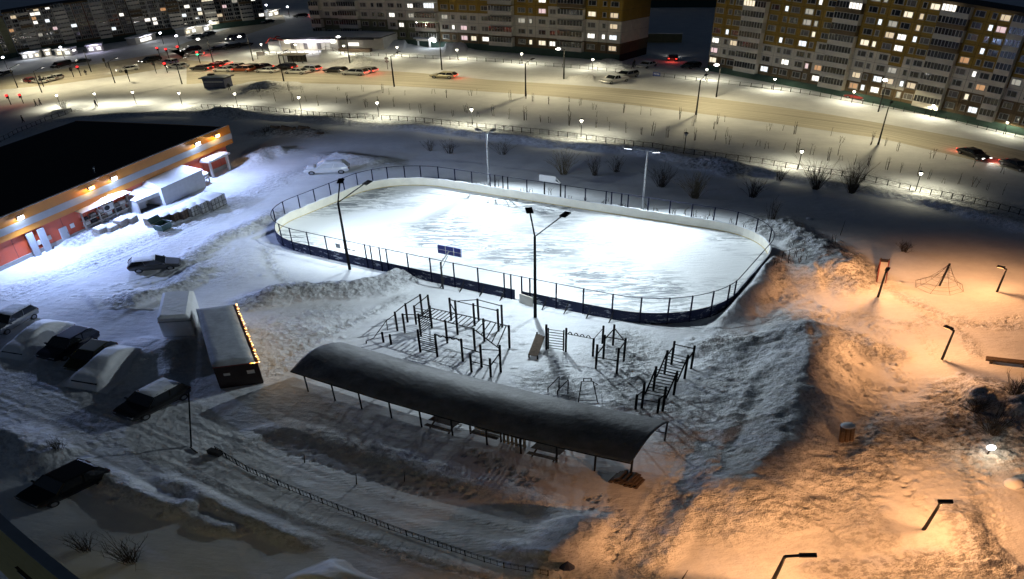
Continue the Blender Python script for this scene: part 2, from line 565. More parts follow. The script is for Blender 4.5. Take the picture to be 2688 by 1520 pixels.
def terrain(x, y):
    """height and roughness of the snow at (x, y) arrays"""
    z = .3 * (fbm(x / 14, y / 14, 3, 3) - .5) + .1 * (fbm(x / 3.2, y / 3.2, 3, 9) - .5)
    rough = np.clip(.75 * (fbm(x / 9, y / 9, 3, 21) - .42), 0, .5)
    clod_n = np.abs(fbm(x / .9, y / .9, 3, 31) - .5) * 2
    clod_n2 = fbm(x / .45, y / .45, 2, 41)
    wob = fbm(x / 1.6, y / 1.6, 3, 51) - .5
    clods = np.zeros(x.shape)
    for pts, h, w, l in _ridge:
        d, t = segdist(x, y, pts)
        near = d < w * 4
        if not near.any():
            continue
        d = np.abs(d + wob * w * .9)
        end = np.clip(np.minimum(t, 1 - t) * 8 + .35, 0, 1)
        g = np.exp(-(d / w) ** 2) * end
        z = z + h * g * (1 + .5 * wob)
        clods = np.maximum(clods, l * np.exp(-(d / (w * 1.35)) ** 4))
    for c, r, l in _patch:
        d = np.hypot(x - c[0], y - c[1])
        clods = np.maximum(clods, l * np.exp(-(d / r) ** 2))
    for pts, w, dp in _trail:
        d, t = segdist(x, y, pts)
        g = np.exp(-((d + wob * w) / w) ** 2)
        z = z - dp * g
        clods = np.maximum(clods, .4 * g)
    # the berm along the lit path and the packed path behind it
    d, t = segdist(x, y, _berm)
    z = z + (.55 + .9 * (fbm(x / 6, y / 6, 2, 61) - .3)) * np.exp(-((d + wob * .8) / 1.0) ** 2)
    clods = np.maximum(clods, .45 * np.exp(-(d / 1.6) ** 4))
    d2, t = segdist(x, y, _fence)
    clods = np.maximum(clods, .75 * np.exp(-((d2 - 1.6) / 1.4) ** 2))
    # keep roads, the yard and the rink flat
    dr, t = segdist(x, y, _road_mid)
    flat = np.clip((dr - 8) / 3, 0, 1)
    for q in _side:
        dr, t = segdist(x, y, q)
        flat = flat * np.clip((dr - 5) / 3, 0, 1)
    u = x * UU[0] + y * UU[1]
    v = x * VV[0] + y * VV[1]
    inside = np.maximum(np.maximum(RU0 - u, u - RU1), np.maximum(RV0 - v, v - RV1))
    flat = flat * np.clip((inside + .1) / .6, 0, 1)
    z = z * flat + .02 * (1 - flat)
    z = np.where(inside < -.3, -.15, z)
    z = z + clods * flat * (.3 * clod_n * clod_n2 * 2 - .05)
    return z, np.clip(rough * .18 + clods, 0, 1) * (.2 + .8 * flat)


def hz(x, y):
    z, r = terrain(np.array([float(x)]), np.array([float(y)]))
    return float(z[0])


def on(px, py, dz=0.0):
    p = G(px, py)
    p.z = hz(p.x, p.y) + dz
    return p


def axis(segs):
    out = []
    for a, b, st in segs:
        out += list(np.arange(a, b, st))
    return np.array(out + [segs[-1][1]])


def snow_material(name, base, tint, streak=False):
    m = bpy.data.materials.new(name)
    m.use_nodes = True
    nt = m.node_tree
    L = nt.links.new
    b = nt.nodes['Principled BSDF']
    b.inputs['Roughness'].default_value = .7
    b.inputs['Specular IOR Level'].default_value = .25
    tc = nt.nodes.new('ShaderNodeTexCoord')
    at = nt.nodes.new('ShaderNodeAttribute')
    at.attribute_name = 'rough'

    def noise(sc, det, vec, ro=.6):
        n = nt.nodes.new('ShaderNodeTexNoise')
        n.inputs['Scale'].default_value = sc
        n.inputs['Detail'].default_value = det
        n.inputs['Roughness'].default_value = ro
        L(vec, n.inputs['Vector'])
        return n

    def mth(op, a, bb):
        n = nt.nodes.new('ShaderNodeMath')
        n.operation = op
        for i, q in enumerate((a, bb)):
            if isinstance(q, (int, float)):
                n.inputs[i].default_value = q
            else:
                L(q, n.inputs[i])
        return n.outputs[0]
    vec = tc.outputs['Object']
    if streak:
        at2 = nt.nodes.new('ShaderNodeAttribute')
        at2.attribute_name = 'along'
        mp = nt.nodes.new('ShaderNodeMapping')
        mp.inputs['Scale'].default_value = (.035, 2.2, 1)
        L(at2.outputs['Vector'], mp.inputs[0])
        n0 = noise(1, 6, mp.outputs[0], .7)
        n1 = noise(.8, 5, vec)
    else:
        n0 = noise(.35, 6, vec, .7)
        n1 = noise(1.6, 5, vec)
    r = nt.nodes.new('ShaderNodeValToRGB')
    r.color_ramp.elements[0].position = .32
    r.color_ramp.elements[1].position = .62
    r.color_ramp.elements[0].color = (*tint, 1)
    r.color_ramp.elements[1].color = (*base, 1)
    L(n0.outputs[0], r.inputs[0])
    # dirt specks in rough snow
    n3 = noise(2.6, 4, vec, .75)
    rr = nt.nodes.new('ShaderNodeValToRGB')
    rr.color_ramp.elements[0].position = .42
    rr.color_ramp.elements[1].position = .53
    rr.color_ramp.elements[0].color = (.13, .125, .125, 1)
    rr.color_ramp.elements[1].color = (1, 1, 1, 1)
    L(n3.outputs[0], rr.inputs[0])
    mx = nt.nodes.new('ShaderNodeMixRGB')
    mx.blend_type = 'MULTIPLY'
    L(mth('MULTIPLY', at.outputs['Fac'], .7), mx.inputs[0])
    L(r.outputs[0], mx.inputs[1])
    L(rr.outputs[0], mx.inputs[2])
    L(mx.outputs[0], b.inputs['Base Color'])
    # relief: soft wind ripples everywhere, hard clods and prints where trodden
    vo = nt.nodes.new('ShaderNodeTexVoronoi')
    vo.inputs['Scale'].default_value = 1.9
    L(vec, vo.inputs['Vector'])
    n4 = noise(3.4, 4, vec, .7)
    mp2 = nt.nodes.new('ShaderNodeMapping')
    mp2.inputs['Rotation'].default_value = (0, 0, .6)
    mp2.inputs['Scale'].default_value = (.7, 2.1, 1)
    L(vec, mp2.inputs[0])
    n5 = noise(1.1, 4, mp2.outputs[0], .6)
    hard = mth('MULTIPLY', mth('ADD', mth('MULTIPLY', vo.outputs['Distance'], .55), mth('MULTIPLY', n4.outputs[0], 1.0)), at.outputs['Fac'])
    soft = mth('ADD', mth('MULTIPLY', n1.outputs[0], .06), mth('MULTIPLY', n5.outputs[0], .07))
    if streak:
        soft = mth('ADD', soft, mth('MULTIPLY', n0.outputs[0], .22))
    hh = mth('ADD', mth('MULTIPLY', hard, .8), soft)
    bp = nt.nodes.new('ShaderNodeBump')
    bp.inputs['Strength'].default_value = 1
    bp.inputs['Distance'].default_value = .7
    L(hh, bp.inputs['Height'])
    L(bp.outputs[0], b.inputs['Normal'])
    MATS[name] = m
    return m


snow_material('snow_ground', (.8, .82, .85), (.68, .70, .74))
snow_material('snow_road', (.72, .68, .58), (.36, .33, .26), True)
snow_material('snow_yard', (.8, .82, .86), (.6, .63, .68), True)


FOOT = [[(2155, 830), (2260, 850), (2350, 870), (2400, 865)], [(2330, 770), (2400, 800), (2450, 835), (2520, 860), (2600, 850), (2688, 830)], [(2330, 740), (2290, 790), (2280, 850), (2330, 900), (2350, 960), (2390, 1020)],
        [(2130, 930), (2190, 960), (2250, 990), (2280, 1010), (2330, 1030), (2390, 1028)], [(2280, 1010), (2265, 1040), (2300, 1080), (2330, 1090)], [(2380, 840), (2420, 900), (2470, 960)], [(2250, 1250), (2230, 1320), (2190, 1380)],
        [(2340, 1240), (2310, 1300), (2290, 1380), (2330, 1440)], [(2480, 1060), (2530, 1190), (2560, 1280), (2590, 1380), (2600, 1480)], [(2500, 1040), (2540, 1180), (2575, 1300), (2630, 1400)], [(2250, 1160), (2350, 1150), (2450, 1140)],
        [(2060, 880), (2120, 850), (2200, 830), (2300, 820)], [(2190, 1500), (2260, 1430), (2330, 1420), (2420, 1480)], [(2400, 1500), (2480, 1470), (2560, 1500)], [(2380, 1250), (2440, 1330), (2520, 1380)], [(2090, 1330), (2150, 1380), (2240, 1420)],
        [(1400, 850), (1440, 950), (1500, 1010)], [(1560, 860), (1640, 930), (1700, 1010), (1760, 1080)], [(1100, 800), (1200, 850), (1290, 900), (1400, 930)], [(690, 615), (705, 680), (745, 735), (800, 755)], [(700, 960), (800, 905), (930, 840), (1050, 790)],
        [(1250, 1180), (1330, 1230), (1420, 1270)], [(680, 1160), (760, 1170), (900, 1215), (1040, 1250), (1180, 1290)], [(1060, 1240), (1130, 1275), (1250, 1310)], [(1580, 1300), (1640, 1380), (1650, 1480)], [(2010, 800), (2080, 780), (2140, 800)]]
RUTS = [([(0, 770), (200, 690), (420, 600), (640, 515), (760, 455)], 4, 2.2), ([(0, 690), (150, 660), (330, 610), (520, 560), (660, 520)], 3, 1.2), ([(0, 1040), (300, 1150), (560, 1262), (900, 1392), (1300, 1510)], 3, 1.3), ([(330, 770), (200, 760), (60, 800)], 2, 1.0),
        ([(600, 660), (500, 700), (430, 740), (300, 780)], 2, 1.5), ([(1880, 1060), (1840, 1170), (1790, 1270), (1730, 1370), (1650, 1515)], 1, .3), ([(1620, 1400), (1590, 1470), (1545, 1515)], 1, .2), ([(640, 470), (700, 440), (780, 420)], 2, .8)]


def stamp_details(xs, ys, Z, Rg):
    """footprints, wheel ruts and thrown clods pressed into the fine part of the terrain"""
    r = random.Random(12)

    def stamp(cx, cy, rx, h, rim=0., rough=.0):
        if not (-41 < cx < 39 and 7 < cy < 71):
            return
        u, v = to_uv((cx, cy))
        if RU0 - .3 < u < RU1 + .3 and RV0 - .3 < v < RV1 + .3:
            return
        i0, i1 = np.searchsorted(xs, (cx - rx * 1.9, cx + rx * 1.9))
        j0, j1 = np.searchsorted(ys, (cy - rx * 1.9, cy + rx * 1.9))
        if i1 <= i0 or j1 <= j0:
            return
        dx = xs[i0:i1][None, :] - cx
        dy = ys[j0:j1][:, None] - cy
        q = (dx * dx + dy * dy) / (rx * rx)
        Z[j0:j1, i0:i1] += h * np.exp(-q * 1.4) + rim * np.exp(-(np.sqrt(q) - 1.25) ** 2 * 6)
        if rough:
            Rg[j0:j1, i0:i1] = np.maximum(Rg[j0:j1, i0:i1], rough * np.exp(-q))

    def walk(pts, step):
        for a, b in zip(pts[:-1], pts[1:]):
            d = b - a
            n = max(1, int(d.length / step))
            nn = Vector((-d.y, d.x, 0)).normalized()
            for k in range(n):
                yield a.lerp(b, (k + r.random() * .4) / n), nn
    for line in FOOT:
        P = [G(*p) for p in line]
        for rep in range(3):
            off = r.gauss(0, .35)
            s = 1
            for p, nn in walk(P, .42):
                s = -s
                q = p + nn * (off + s * .14 + r.gauss(0, .07))
                stamp(q.x, q.y, .17, -.14, .04, .2)
    for line, lanes, wid in RUTS:
        P = [G(*p) for p in line]
        for ln in range(lanes):
            off = r.gauss(0, wid)
            ph = r.uniform(0, 6)
            for k, (p, nn) in enumerate(walk(P, .16)):
                o = off + .25 * math.sin(k * .02 + ph)
                for s in (-.78, .78):
                    q = p + nn * (o + s + r.gauss(0, .02))
                    stamp(q.x, q.y, .2, -.05, .02, .15)
    for pts, h, w, l in _ridge:
        if l < .45:
            continue
        for a, b in zip(pts[:-1], pts[1:]):
            for k in range(int((b - a).length * w * 5 * l)):
                p = a.lerp(b, r.random())
                q = p + Vector((r.gauss(0, w * .75), r.gauss(0, w * .75), 0))
                s = r.uniform(.15, .32)
                stamp(q.x, q.y, s, s * r.uniform(.35, .9) * l, 0, .6)
    for c, rad, l in _patch:
        if l < .3:
            continue
        for k in range(int(rad * rad * 6 * l)):
            s = r.uniform(.16, .34)
            stamp(c.x + r.gauss(0, rad * .6), c.y + r.gauss(0, rad * .6), s, s * r.uniform(-.5, .6) * l, 0, .4)


def grid_mesh(name, xs, ys, material, zoff=0):
    X, Y = np.meshgrid(xs, ys)
    Z, Rg = terrain(X, Y)
    stamp_details(xs, ys, Z, Rg)
    n, m = len(xs), len(ys)
    co = np.stack([X, Y, Z + zoff], -1).reshape(-1, 3)
    idx = np.arange(n * m).reshape(m, n)
    q = np.stack([idx[:-1, :-1], idx[:-1, 1:], idx[1:, 1:], idx[1:, :-1]], -1).reshape(-1, 4)
    me = bpy.data.meshes.new(name)
    me.vertices.add(len(co))
    me.vertices.foreach_set('co', co.ravel())
    me.loops.add(q.size)
    me.loops.foreach_set('vertex_index', q.ravel())
    me.polygons.add(len(q))
    me.polygons.foreach_set('loop_start', np.arange(0, q.size, 4))
    me.polygons.foreach_set('loop_total', np.full(len(q), 4))
    me.polygons.foreach_set('use_smooth', np.ones(len(q), bool))
    a = me.attributes.new('rough', 'FLOAT', 'POINT')
    a.data.foreach_set('value', Rg.ravel().astype(np.float32))
    me.update(calc_edges=True)
    me.materials.append(M(material))
    o = bpy.data.objects.new(name, me)
    COL.objects.link(o)
    return o


xs = axis([(-700, -200, 50), (-200, -90, 5), (-90, -42, 1.2), (-42, 40, .17), (40, 75, .9), (75, 200, 6), (200, 700, 50)])
ys = axis([(-60, 6, 4), (6, 72, .17), (72, 130, .6), (130, 230, 3), (230, 900, 45)])
tag(grid_mesh('snow_ground', xs, ys, 'snow_ground'), kind='structure')


def strip(name, near, far, material, rows=10, z=.05, step=3.0):
    """a sheet between two survey lines, with its own along/across coordinates for the wheel streaks"""
    def resample(pts):
        L = [0]
        for a, b in zip(pts[:-1], pts[1:]):
            L.append(L[-1] + (b - a).length)
        return L
    La, Lb = resample(near), resample(far)
    n = max(8, int(max(La[-1], Lb[-1]) / step))

    def at(pts, L, t):
        d = t * L[-1]
        for i in range(len(pts) - 1):
            if d <= L[i + 1] + 1e-6:
                k = (d - L[i]) / max(1e-6, L[i + 1] - L[i])
                return pts[i].lerp(pts[i + 1], k)
        return pts[-1]
    vs, al = [], []
    for i in range(n + 1):
        a, b = at(near, La, i / n), at(far, Lb, i / n)
        for j in range(rows + 1):
            p = a.lerp(b, j / rows)
            vs.append((p.x, p.y, z))
            al.append((i / n * La[-1], j / rows * (b - a).length, 0))
    k = rows + 1
    fs = [(i * k + j, (i + 1) * k + j, (i + 1) * k + j + 1, i * k + j + 1) for i in range(n) for j in range(rows)]
    me = bpy.data.meshes.new(name)
    me.from_pydata(vs, [], fs)
    a = me.attributes.new('along', 'FLOAT_VECTOR', 'POINT')
    a.data.foreach_set('vector', np.array(al, np.float32).ravel())
    me.materials.append(M(material))
    o = bpy.data.objects.new(name, me)
    COL.objects.link(o)
    return tag(o, kind='structure')


strip('road', _rn, _rf, 'snow_road')
for n, f in SIDE:
    strip('side_street', [G(*p) for p in n], [G(*p) for p in f], 'snow_road', z=.046)

# ------------------------------------------------------------------ hockey rink
def rrect(u0, u1, v0, v1, r, n=10):
    pts = []
    for cu, cv, a0 in ((u1 - r, v0 + r, -90), (u1 - r, v1 - r, 0), (u0 + r, v1 - r, 90), (u0 + r, v0 + r, 180)):
        for i in range(n + 1):
            a = math.radians(a0 + 90 * i / n)
            pts.append((cu + r * math.cos(a), cv + r * math.sin(a)))
    return pts


def outline(off, step=.5):
    """evenly spaced points on the rink outline, off = metres outwards"""
    raw = rrect(RU0 - off, RU1 + off, RV0 - off, RV1 + off, RR + off, 14)
    out = []
    n = len(raw)
    for i in range(n):
        a, b = raw[i], raw[(i + 1) % n]
        L = math.dist(a, b)
        k = max(1, int(L / step))
        for j in range(k):
            out.append((lerp(a[0], b[0], j / k), lerp(a[1], b[1], j / k)))
    return out


mb = MB()
ring = outline(-.02, 1.0)
cen = R((RU0 + RU1) / 2, (RV0 + RV1) / 2, .07)
mb.add([R(u, v, .07) for u, v in ring] + [cen], [(i, (i + 1) % len(ring), len(ring)) for i in range(len(ring))])


def ice_material():
    m = bpy.data.materials.new('ice')
    m.use_nodes = True
    nt = m.node_tree
    L = nt.links.new
    b = nt.nodes['Principled BSDF']
    b.inputs['Roughness'].default_value = .45
    tc = nt.nodes.new('ShaderNodeTexCoord')
    mp = nt.nodes.new('ShaderNodeMapping')
    mp.inputs['Rotation'].default_value = (0, 0, -AL)
    mp.inputs['Scale'].default_value = (.35, 1.5, 1)
    L(tc.outputs['Object'], mp.inputs[0])
    n = nt.nodes.new('ShaderNodeTexNoise')
    n.inputs['Scale'].default_value = 1.3
    n.inputs['Detail'].default_value = 7
    n.inputs['Roughness'].default_value = .7
    n.inputs['Distortion'].default_value = 1.5
    L(mp.outputs[0], n.inputs['Vector'])
    big = nt.nodes.new('ShaderNodeTexNoise')
    big.inputs['Scale'].default_value = .11
    L(tc.outputs['Object'], big.inputs['Vector'])
    r = nt.nodes.new('ShaderNodeValToRGB')
    for e, p, c in zip(r.color_ramp.elements, (.46, .53), ((.2, .22, .25, 1), (.8, .82, .84, 1))):
        e.position = p
        e.color = c
    L(n.outputs[0], r.inputs[0])
    r2 = nt.nodes.new('ShaderNodeValToRGB')
    r2.color_ramp.elements[0].position = .44
    r2.color_ramp.elements[1].position = .6
    L(big.outputs[0], r2.inputs[0])
    mx = nt.nodes.new('ShaderNodeMixRGB')
    mx.inputs[1].default_value = (.8, .82, .84, 1)
    L(r2.outputs[0], mx.inputs[0])
    L(r.outputs[0], mx.inputs[2])
    L(mx.outputs[0], b.inputs['Base Color'])
    bp = nt.nodes.new('ShaderNodeBump')
    bp.inputs['Strength'].default_value = .5
    bp.inputs['Distance'].default_value = .15
    L(n.outputs[0], bp.inputs['Height'])
    L(bp.outputs[0], b.inputs['Normal'])
    MATS['ice'] = m


ice_material()
tag(mb.build('ice', 'ice'), kind='structure')

def stuck_snow(name, base, snow, lo, hi, sc):
    """paint with wind-blown snow stuck to it in patches"""
    m = bpy.data.materials.new(name)
    m.use_nodes = True
    nt = m.node_tree
    b = nt.nodes['Principled BSDF']
    b.inputs['Roughness'].default_value = .7
    b.inputs['Specular IOR Level'].default_value = .2
    tc = nt.nodes.new('ShaderNodeTexCoord')
    mp = nt.nodes.new('ShaderNodeMapping')
    mp.inputs['Scale'].default_value = (1, 1, 2.2)
    nt.links.new(tc.outputs['Object'], mp.inputs[0])
    n = nt.nodes.new('ShaderNodeTexNoise')
    n.inputs['Scale'].default_value = sc
    n.inputs['Detail'].default_value = 7
    n.inputs['Roughness'].default_value = .72
    nt.links.new(mp.outputs[0], n.inputs['Vector'])
    r = nt.nodes.new('ShaderNodeValToRGB')
    r.color_ramp.elements[0].position = lo
    r.color_ramp.elements[1].position = hi
    r.color_ramp.elements[0].color = (*base, 1)
    r.color_ramp.elements[1].color = (*snow, 1)
    nt.links.new(n.outputs[0], r.inputs[0])
    nt.links.new(r.outputs[0], b.inputs['Base Color'])
    MATS[name] = m


stuck_snow('board_stuck', (.012, .018, .055), (.42, .46, .52), .56, .64, 1.1)
fence = thing('rink_fence', 'white and blue hockey rink boards with a tall blue post fence round the floodlit ice', 'rink fence', tuple(R((RU0 + RU1) / 2, (RV0 + RV1) / 2, 0)), world=True)
ou, inn = outline(.05), outline(-.05)
gate_u = [to_uv(G(*p, .8))[0] for p in C(1300, 740, 3.64, (157, 130), (262, 130))]
NB = len(inn)


def gap(p):
    return p[1] < RV0 + 1 and gate_u[0] < p[0] < gate_u[1]


bw, bb, cap, kick = MB(), MB(), MB(), MB()
o2 = outline(.05)
n2 = len(o2)
for i in range(n2):
    j = (i + 1) % n2
    a, b = o2[i], o2[j]
    mid = ((a[0] + b[0]) / 2, (a[1] + b[1]) / 2)
    if gap(mid):
        continue
    ca = R(*a)
    cb = R(*b)
    nrm = Vector((cb - ca).cross(Vector((0, 0, 1)))).normalized()
    h = 1.28
    q = lambda p, o, z: p + nrm * o + Vector((0, 0, z))
    bw.hull([q(ca, 0, 0), q(cb, 0, 0), q(cb, -.05, 0), q(ca, -.05, 0)], [q(ca, 0, h), q(cb, 0, h), q(cb, -.05, h), q(ca, -.05, h)])
    bb.hull([q(ca, .05, -.1), q(cb, .05, -.1), q(cb, 0.004, -.1), q(ca, 0.004, -.1)], [q(ca, .05, h - .01), q(cb, .05, h - .01), q(cb, 0.004, h - .01), q(ca, 0.004, h - .01)])
    kick.hull([q(ca, -.055, .07), q(cb, -.055, .07), q(cb, -.075, .07), q(ca, -.075, .07)], [q(ca, -.055, .15), q(cb, -.055, .15), q(cb, -.075, .15), q(ca, -.075, .15)])
    t = .07 + .05 * math.sin(i * 1.7) + .04 * math.sin(i * .45)
    if mid[1] > RV0 + 3 or mid[0] < RU0 + 1:
        cap.hull([q(ca, .06, h), q(cb, .06, h), q(cb, -.08, h), q(ca, -.08, h)], [q(ca, .04, h + t), q(cb, .04, h + t), q(cb, -.06, h + t), q(ca, -.06, h + t)])
brd = bw.build('board', 'board_white', fence)
bb.build('outer_board', 'board_stuck', fence)
kick.build('kick_strip', 'yellow_kick', fence)
cap.build('snow_cap', 'snow_soft', fence)
RAILZ = 3.12
rail = MB()
rl = outline(.12, .7)
for i in range(len(rl)):
    a, b = rl[i], rl[(i + 1) % len(rl)]
    rail.bar(R(*a, RAILZ), R(*b, RAILZ), .038, 5)
rail.build('top_rail', 'blue_frame', fence)
raw = C(1300, 300, 3.64, (10, 575), (85, 585), (135, 592), (315, 622), (685, 672), (880, 702), (1070, 735), (1125, 742), (1215, 757), (1275, 765), (1475, 797), (1680, 828), (1890, 862), (2095, 900), (2290, 945), (2440, 1015), (2530, 1100))
raw += C(650, 360, 3.64, (1820, 283), (1985, 302), (2152, 325), (2325, 350), (2372, 355), (2450, 365), (2500, 372), (1660, 262), (1490, 248), (1305, 262), (1135, 292), (990, 335), (870, 385), (745, 438), (610, 497), (485, 557), (350, 622), (250, 690), (265, 835), (390, 875), (560, 912), (740, 948), (925, 985), (1125, 1022), (1180, 1035), (1270, 1052), (1330, 1065), (1535, 1107), (1752, 1152), (1980, 1195), (2212, 1243), (2455, 1292), (2520, 1305))
raw += C(1300, 740, 3.64, (155, -75), (265, -55), (335, -40), (590, 12), (850, 67), (1120, 120), (1395, 172), (1680, 203), (1950, 185), (2160, 125), (2275, 38), (2325, -10))
rl2 = outline(.12, .1)
for p in raw:
    u, v = to_uv(G(*p, RAILZ))
    k = min(rl2, key=lambda q: (q[0] - u) ** 2 + (q[1] - v) ** 2)
    MB().bar(R(*k, -.1), R(*k, RAILZ + .05), .055, 6).build('post', 'blue_frame', fence)
# braces that hold the near boards, and the gate leaf standing open
for i in range(9):
    u = lerp(RU1 - 18.5, RU1 - 6, i / 8)
    if gate_u[0] - .3 < u < gate_u[1] + .3:
        continue
    MB().bar(R(u, RV0 - .05, 1.1), R(u, RV0 - .75, 0), .035, 5).bar(R(u, RV0 - .05, .5), R(u, RV0 - .75, .02), .03, 5).build('brace', 'dark_metal', fence)
gl = MB()
ug = gate_u[1]
gl.box(R(ug + .45, RV0 - .5, .62), (1.15, .07, 1.15), AL - .25)
gl.build('gate_leaf', 'board_white', fence)
sg = thing('fence_notice', 'faded notice with grey emblem square and dark text lines hung on the near rink fence', 'sign', tuple(R(-38.6, RV0 + .1, 1.35)), AL)
MB().box((-.85, 0, .62), (.4, .03, .55)).build('emblem', 'grey_metal', sg)
MB().box((.0, 0, .5), (.62, .03, .11)).box((.6, 0, .48), (.28, .03, .11)).build('lettering', 'seam', sg)
MB().bar((-1.1, 0, .45), (.9, 0, .45), .012, 4).bar((-1.1, 0, .9), (.9, 0, .9), .012, 4).build('wire', 'blue_frame', sg)


def rink_lamp(base, fork, heads, label, aim, watts, cone=140):
    b = on(*base)
    t = thing('rink_floodlight', label, 'floodlight pole', tuple(b), world=True, group='floodlight poles round the rink')
    zf = hgt(base, fork)
    f = Vector((b.x, b.y, zf))
    MB().bar(b - Vector((0, 0, .2)), f, .11, 10, r2=.075).build('pole', 'post_black' if heads[0][3] else 'galvanised', t)
    for (px, py, z, dark) in heads:
        h = G(px, py, z)
        arm = MB().bar(f, h, .05, 8)
        arm.build('arm', 'post_black' if dark else 'galvanised', t)
        d = (h - f)
        d.z = 0
        d.normalize()
        hd = MB()
        ang = math.atan2(d.y, d.x)
        tl = Matrix.Rotation(.35, 3, 'Y')
        hd.box(h + d * .28, (.72, .42, .12), ang, tilt=Matrix.Rotation(-.25, 3, 'Y'))
        ho = hd.build('lamp_head', 'post_black' if dark else 'galvanised', t)
        lens = MB()
        lens.box(h + d * .3 + Vector((0, 0, -.075)), (.6, .34, .02), ang, tilt=Matrix.Rotation(-.25, 3, 'Y'))
        lens.build('lens', 'em_cool', ho)
        lp = h + d * .3 + Vector((0, 0, -.2))
        k = 1.0 if cone < 150 else (1.5 if (px, py) == heads[0][:2] else .5)
        spot(t, lp - b, Vector(aim) - b, watts * k, (.8, .93, 1), math.radians(cone), 1.0 if cone < 150 else .5, .05)


cenr = R((RU0 + RU1) / 2, (RV0 + RV1) / 2, 0)
rink_lamp((918, 706), (886, 532), [(892, 478, 10.3, True), (957, 482, 9.6, True)], 'black two headed floodlight pole at the near left of the rink', R(-41, 49), W_RINK * .36)
rink_lamp((1405, 832), (1404, 621), [(1391, 556, 11.0, True), (1477, 566, 10.2, True)], 'tall black forked floodlight pole beside the near rink gate', R(-25, 41), W_RINK * .3, 161)
rink_lamp((1686, 551), (1699, 397), [(1657, 388, 9.0, False), (1716, 397, 8.6, False)], 'grey floodlight pole with two lit heads behind the right end of the rink', R(-19, 55), W_RINK * .5, 120)
rink_lamp((1283, 486), (1278, 350), [(1258, 342, 8.0, False), (1290, 344, 8.0, False)], 'grey floodlight pole with one bright white cluster behind the rink', R(-34, 54), W_RINK * .55, 126)

# ------------------------------------------------------------------ basketball hoops
def hoop(base, ang, label, back_col, h=3.0, face=1):
    t = thing('basketball_hoop', label, 'basketball hoop', tuple(base), ang, group='basketball hoops at the rink')
    MB().bar((0, 0, -.2), (0, 0, h), .066, 8).build('pole', 'dark_metal' if face > 0 else 'white_paint', t)
    MB().bar((0, 0, h - .1), (0, 1.1, h + .75), .05).bar((0, 0, h - .9), (0, .9, h + .3), .035).bar((-.1, 0, h - .9), (-.1, .45, h + .2), .03)  .build('arm', 'grey_metal', t)
    bd = MB()
    bd.box((0, 1.15, h + .75), (1.9, .05, 1.05))
    b = bd.build('backboard', back_col, t)
    fr = MB()
    for x in (-.93, -.3, .35, .93):
        fr.box((x, 1.11, h + .75), (.018, .03, 1.05))
    for z in (.235, .75):
        fr.box((0, 1.105, h + z), (1.9, .03, .018))
    fr.build('frame', 'white_paint', b)
    rm = MB()
    for i in range(12):
        a, c = 2 * PI * i / 12, 2 * PI * (i + 1) / 12
        rm.bar((.23 * math.cos(a), 1.45 + .23 * math.sin(a), h + .4), (.23 * math.cos(c), 1.45 + .23 * math.sin(c), h + .4), .012, 5)
    rm.bar((0, 1.17, h + .4), (0, 1.23, h + .4), .02)
    rm.build('rim', 'red_paint', t)


hoop(on(1163, 758), AL, 'basketball hoop with dark blue backboard seen from behind at the near boards', 'backboard', 3.45)
fb = on(1450, 516)
t = thing('basketball_hoop', 'white framed basketball hoop stand behind the far boards', 'basketball hoop', tuple(fb), AL + PI, group='basketball hoops at the rink')
for x in (-.8, .8):
    MB().bar((x, 0, -.2), (x, 0, 2.2), .07).build('leg', 'dark_metal', t)
MB().bar((-.8, 0, 2.2), (-.8, .9, 3.4), .05).bar((.8, 0, 2.2), (.8, .9, 3.4), .05).bar((-.8, 0, 2.2), (.8, 0, 2.2), .05).bar((-.8, .9, 3.4), (.8, .9, 3.4), .05).build('frame', 'white_paint', t)
MB().box((0, .95, 3.1), (1.6, .04, .95)).build('backboard', 'sign_white', t)

# ------------------------------------------------------------------ outdoor gym
def post(b, tpx, r=.062):
    """one gym post from its photographed foot and top"""
    p = on(*b)
    return p, Vector((p.x, p.y, max(.6, hgt(b, tpx))))


A_S = 6.0675
LA_ = [(283, 835, 255, 685), (405, 870, 380, 715), (505, 650, 465, 360), (625, 680, 585, 390), (668, 515, 630, 240), (805, 550, 762, 265), (905, 420, 875, 150),
       (1025, 430, 993, 175), (1055, 605, 1010, 250), (880, 735, 845, 385), (870, 990, 818, 620), (1140, 1060, 1105, 700), (1300, 845, 1268, 495), (1465, 715, 1430, 345), (1450, 520, 1418, 240),
       (1362, 480, 1350, 215), (1735, 570, 1725, 300), (1800, 495, 1792, 240), (1740, 965, 1715, 590), (1890, 815, 1875, 455), (2115, 660, 2112, 400), (2175, 595, 2172, 340),
       (2290, 925, 2288, 640), (2150, 1300, 2140, 850), (1845, 1225, 1828, 865), (1685, 1305, 1660, 1020), (1992, 1380, 1980, 1090), (1548, 1140, 1518, 795)]
PA = [post((960 + a / A_S, 760 + b / A_S), (960 + c / A_S, 760 + d / A_S)) for a, b, c, d in LA_]
gym = thing('workout_frame', 'large black outdoor gym frame with ladders and monkey bars left of the floodlight pole', 'gym frame', tuple(on(1170, 880)), world=True)
ZT = 2.75
for i, (p, q) in enumerate(PA):
    z = 1.25 if i < 2 else (2.2 if i in (25, 26) else (2.35 if i in (2, 3, 4, 5) else (3.2 if i in (13, 23) else ZT)))
    PA[i] = (p, Vector((p.x, p.y, p.z * .5 + z)))
    MB().bar(p - Vector((0, 0, .2)), PA[i][1], .068, 8).build('post', 'post_black', gym)


def rung_ladder(name, p0, p1, q0, q1, n, parent, m='post_black', rr=.036, rl=.045):
    """rails p0-p1 and q0-q1 joined by n rungs"""
    mb = MB().bar(p0, p1, rl, 6).bar(q0, q1, rl, 6)
    for i in range(n):
        t = (i + .5) / n
        mb.bar(Vector(p0).lerp(p1, t), Vector(q0).lerp(q1, t), rr, 5)
    return mb.build(name, m, parent)


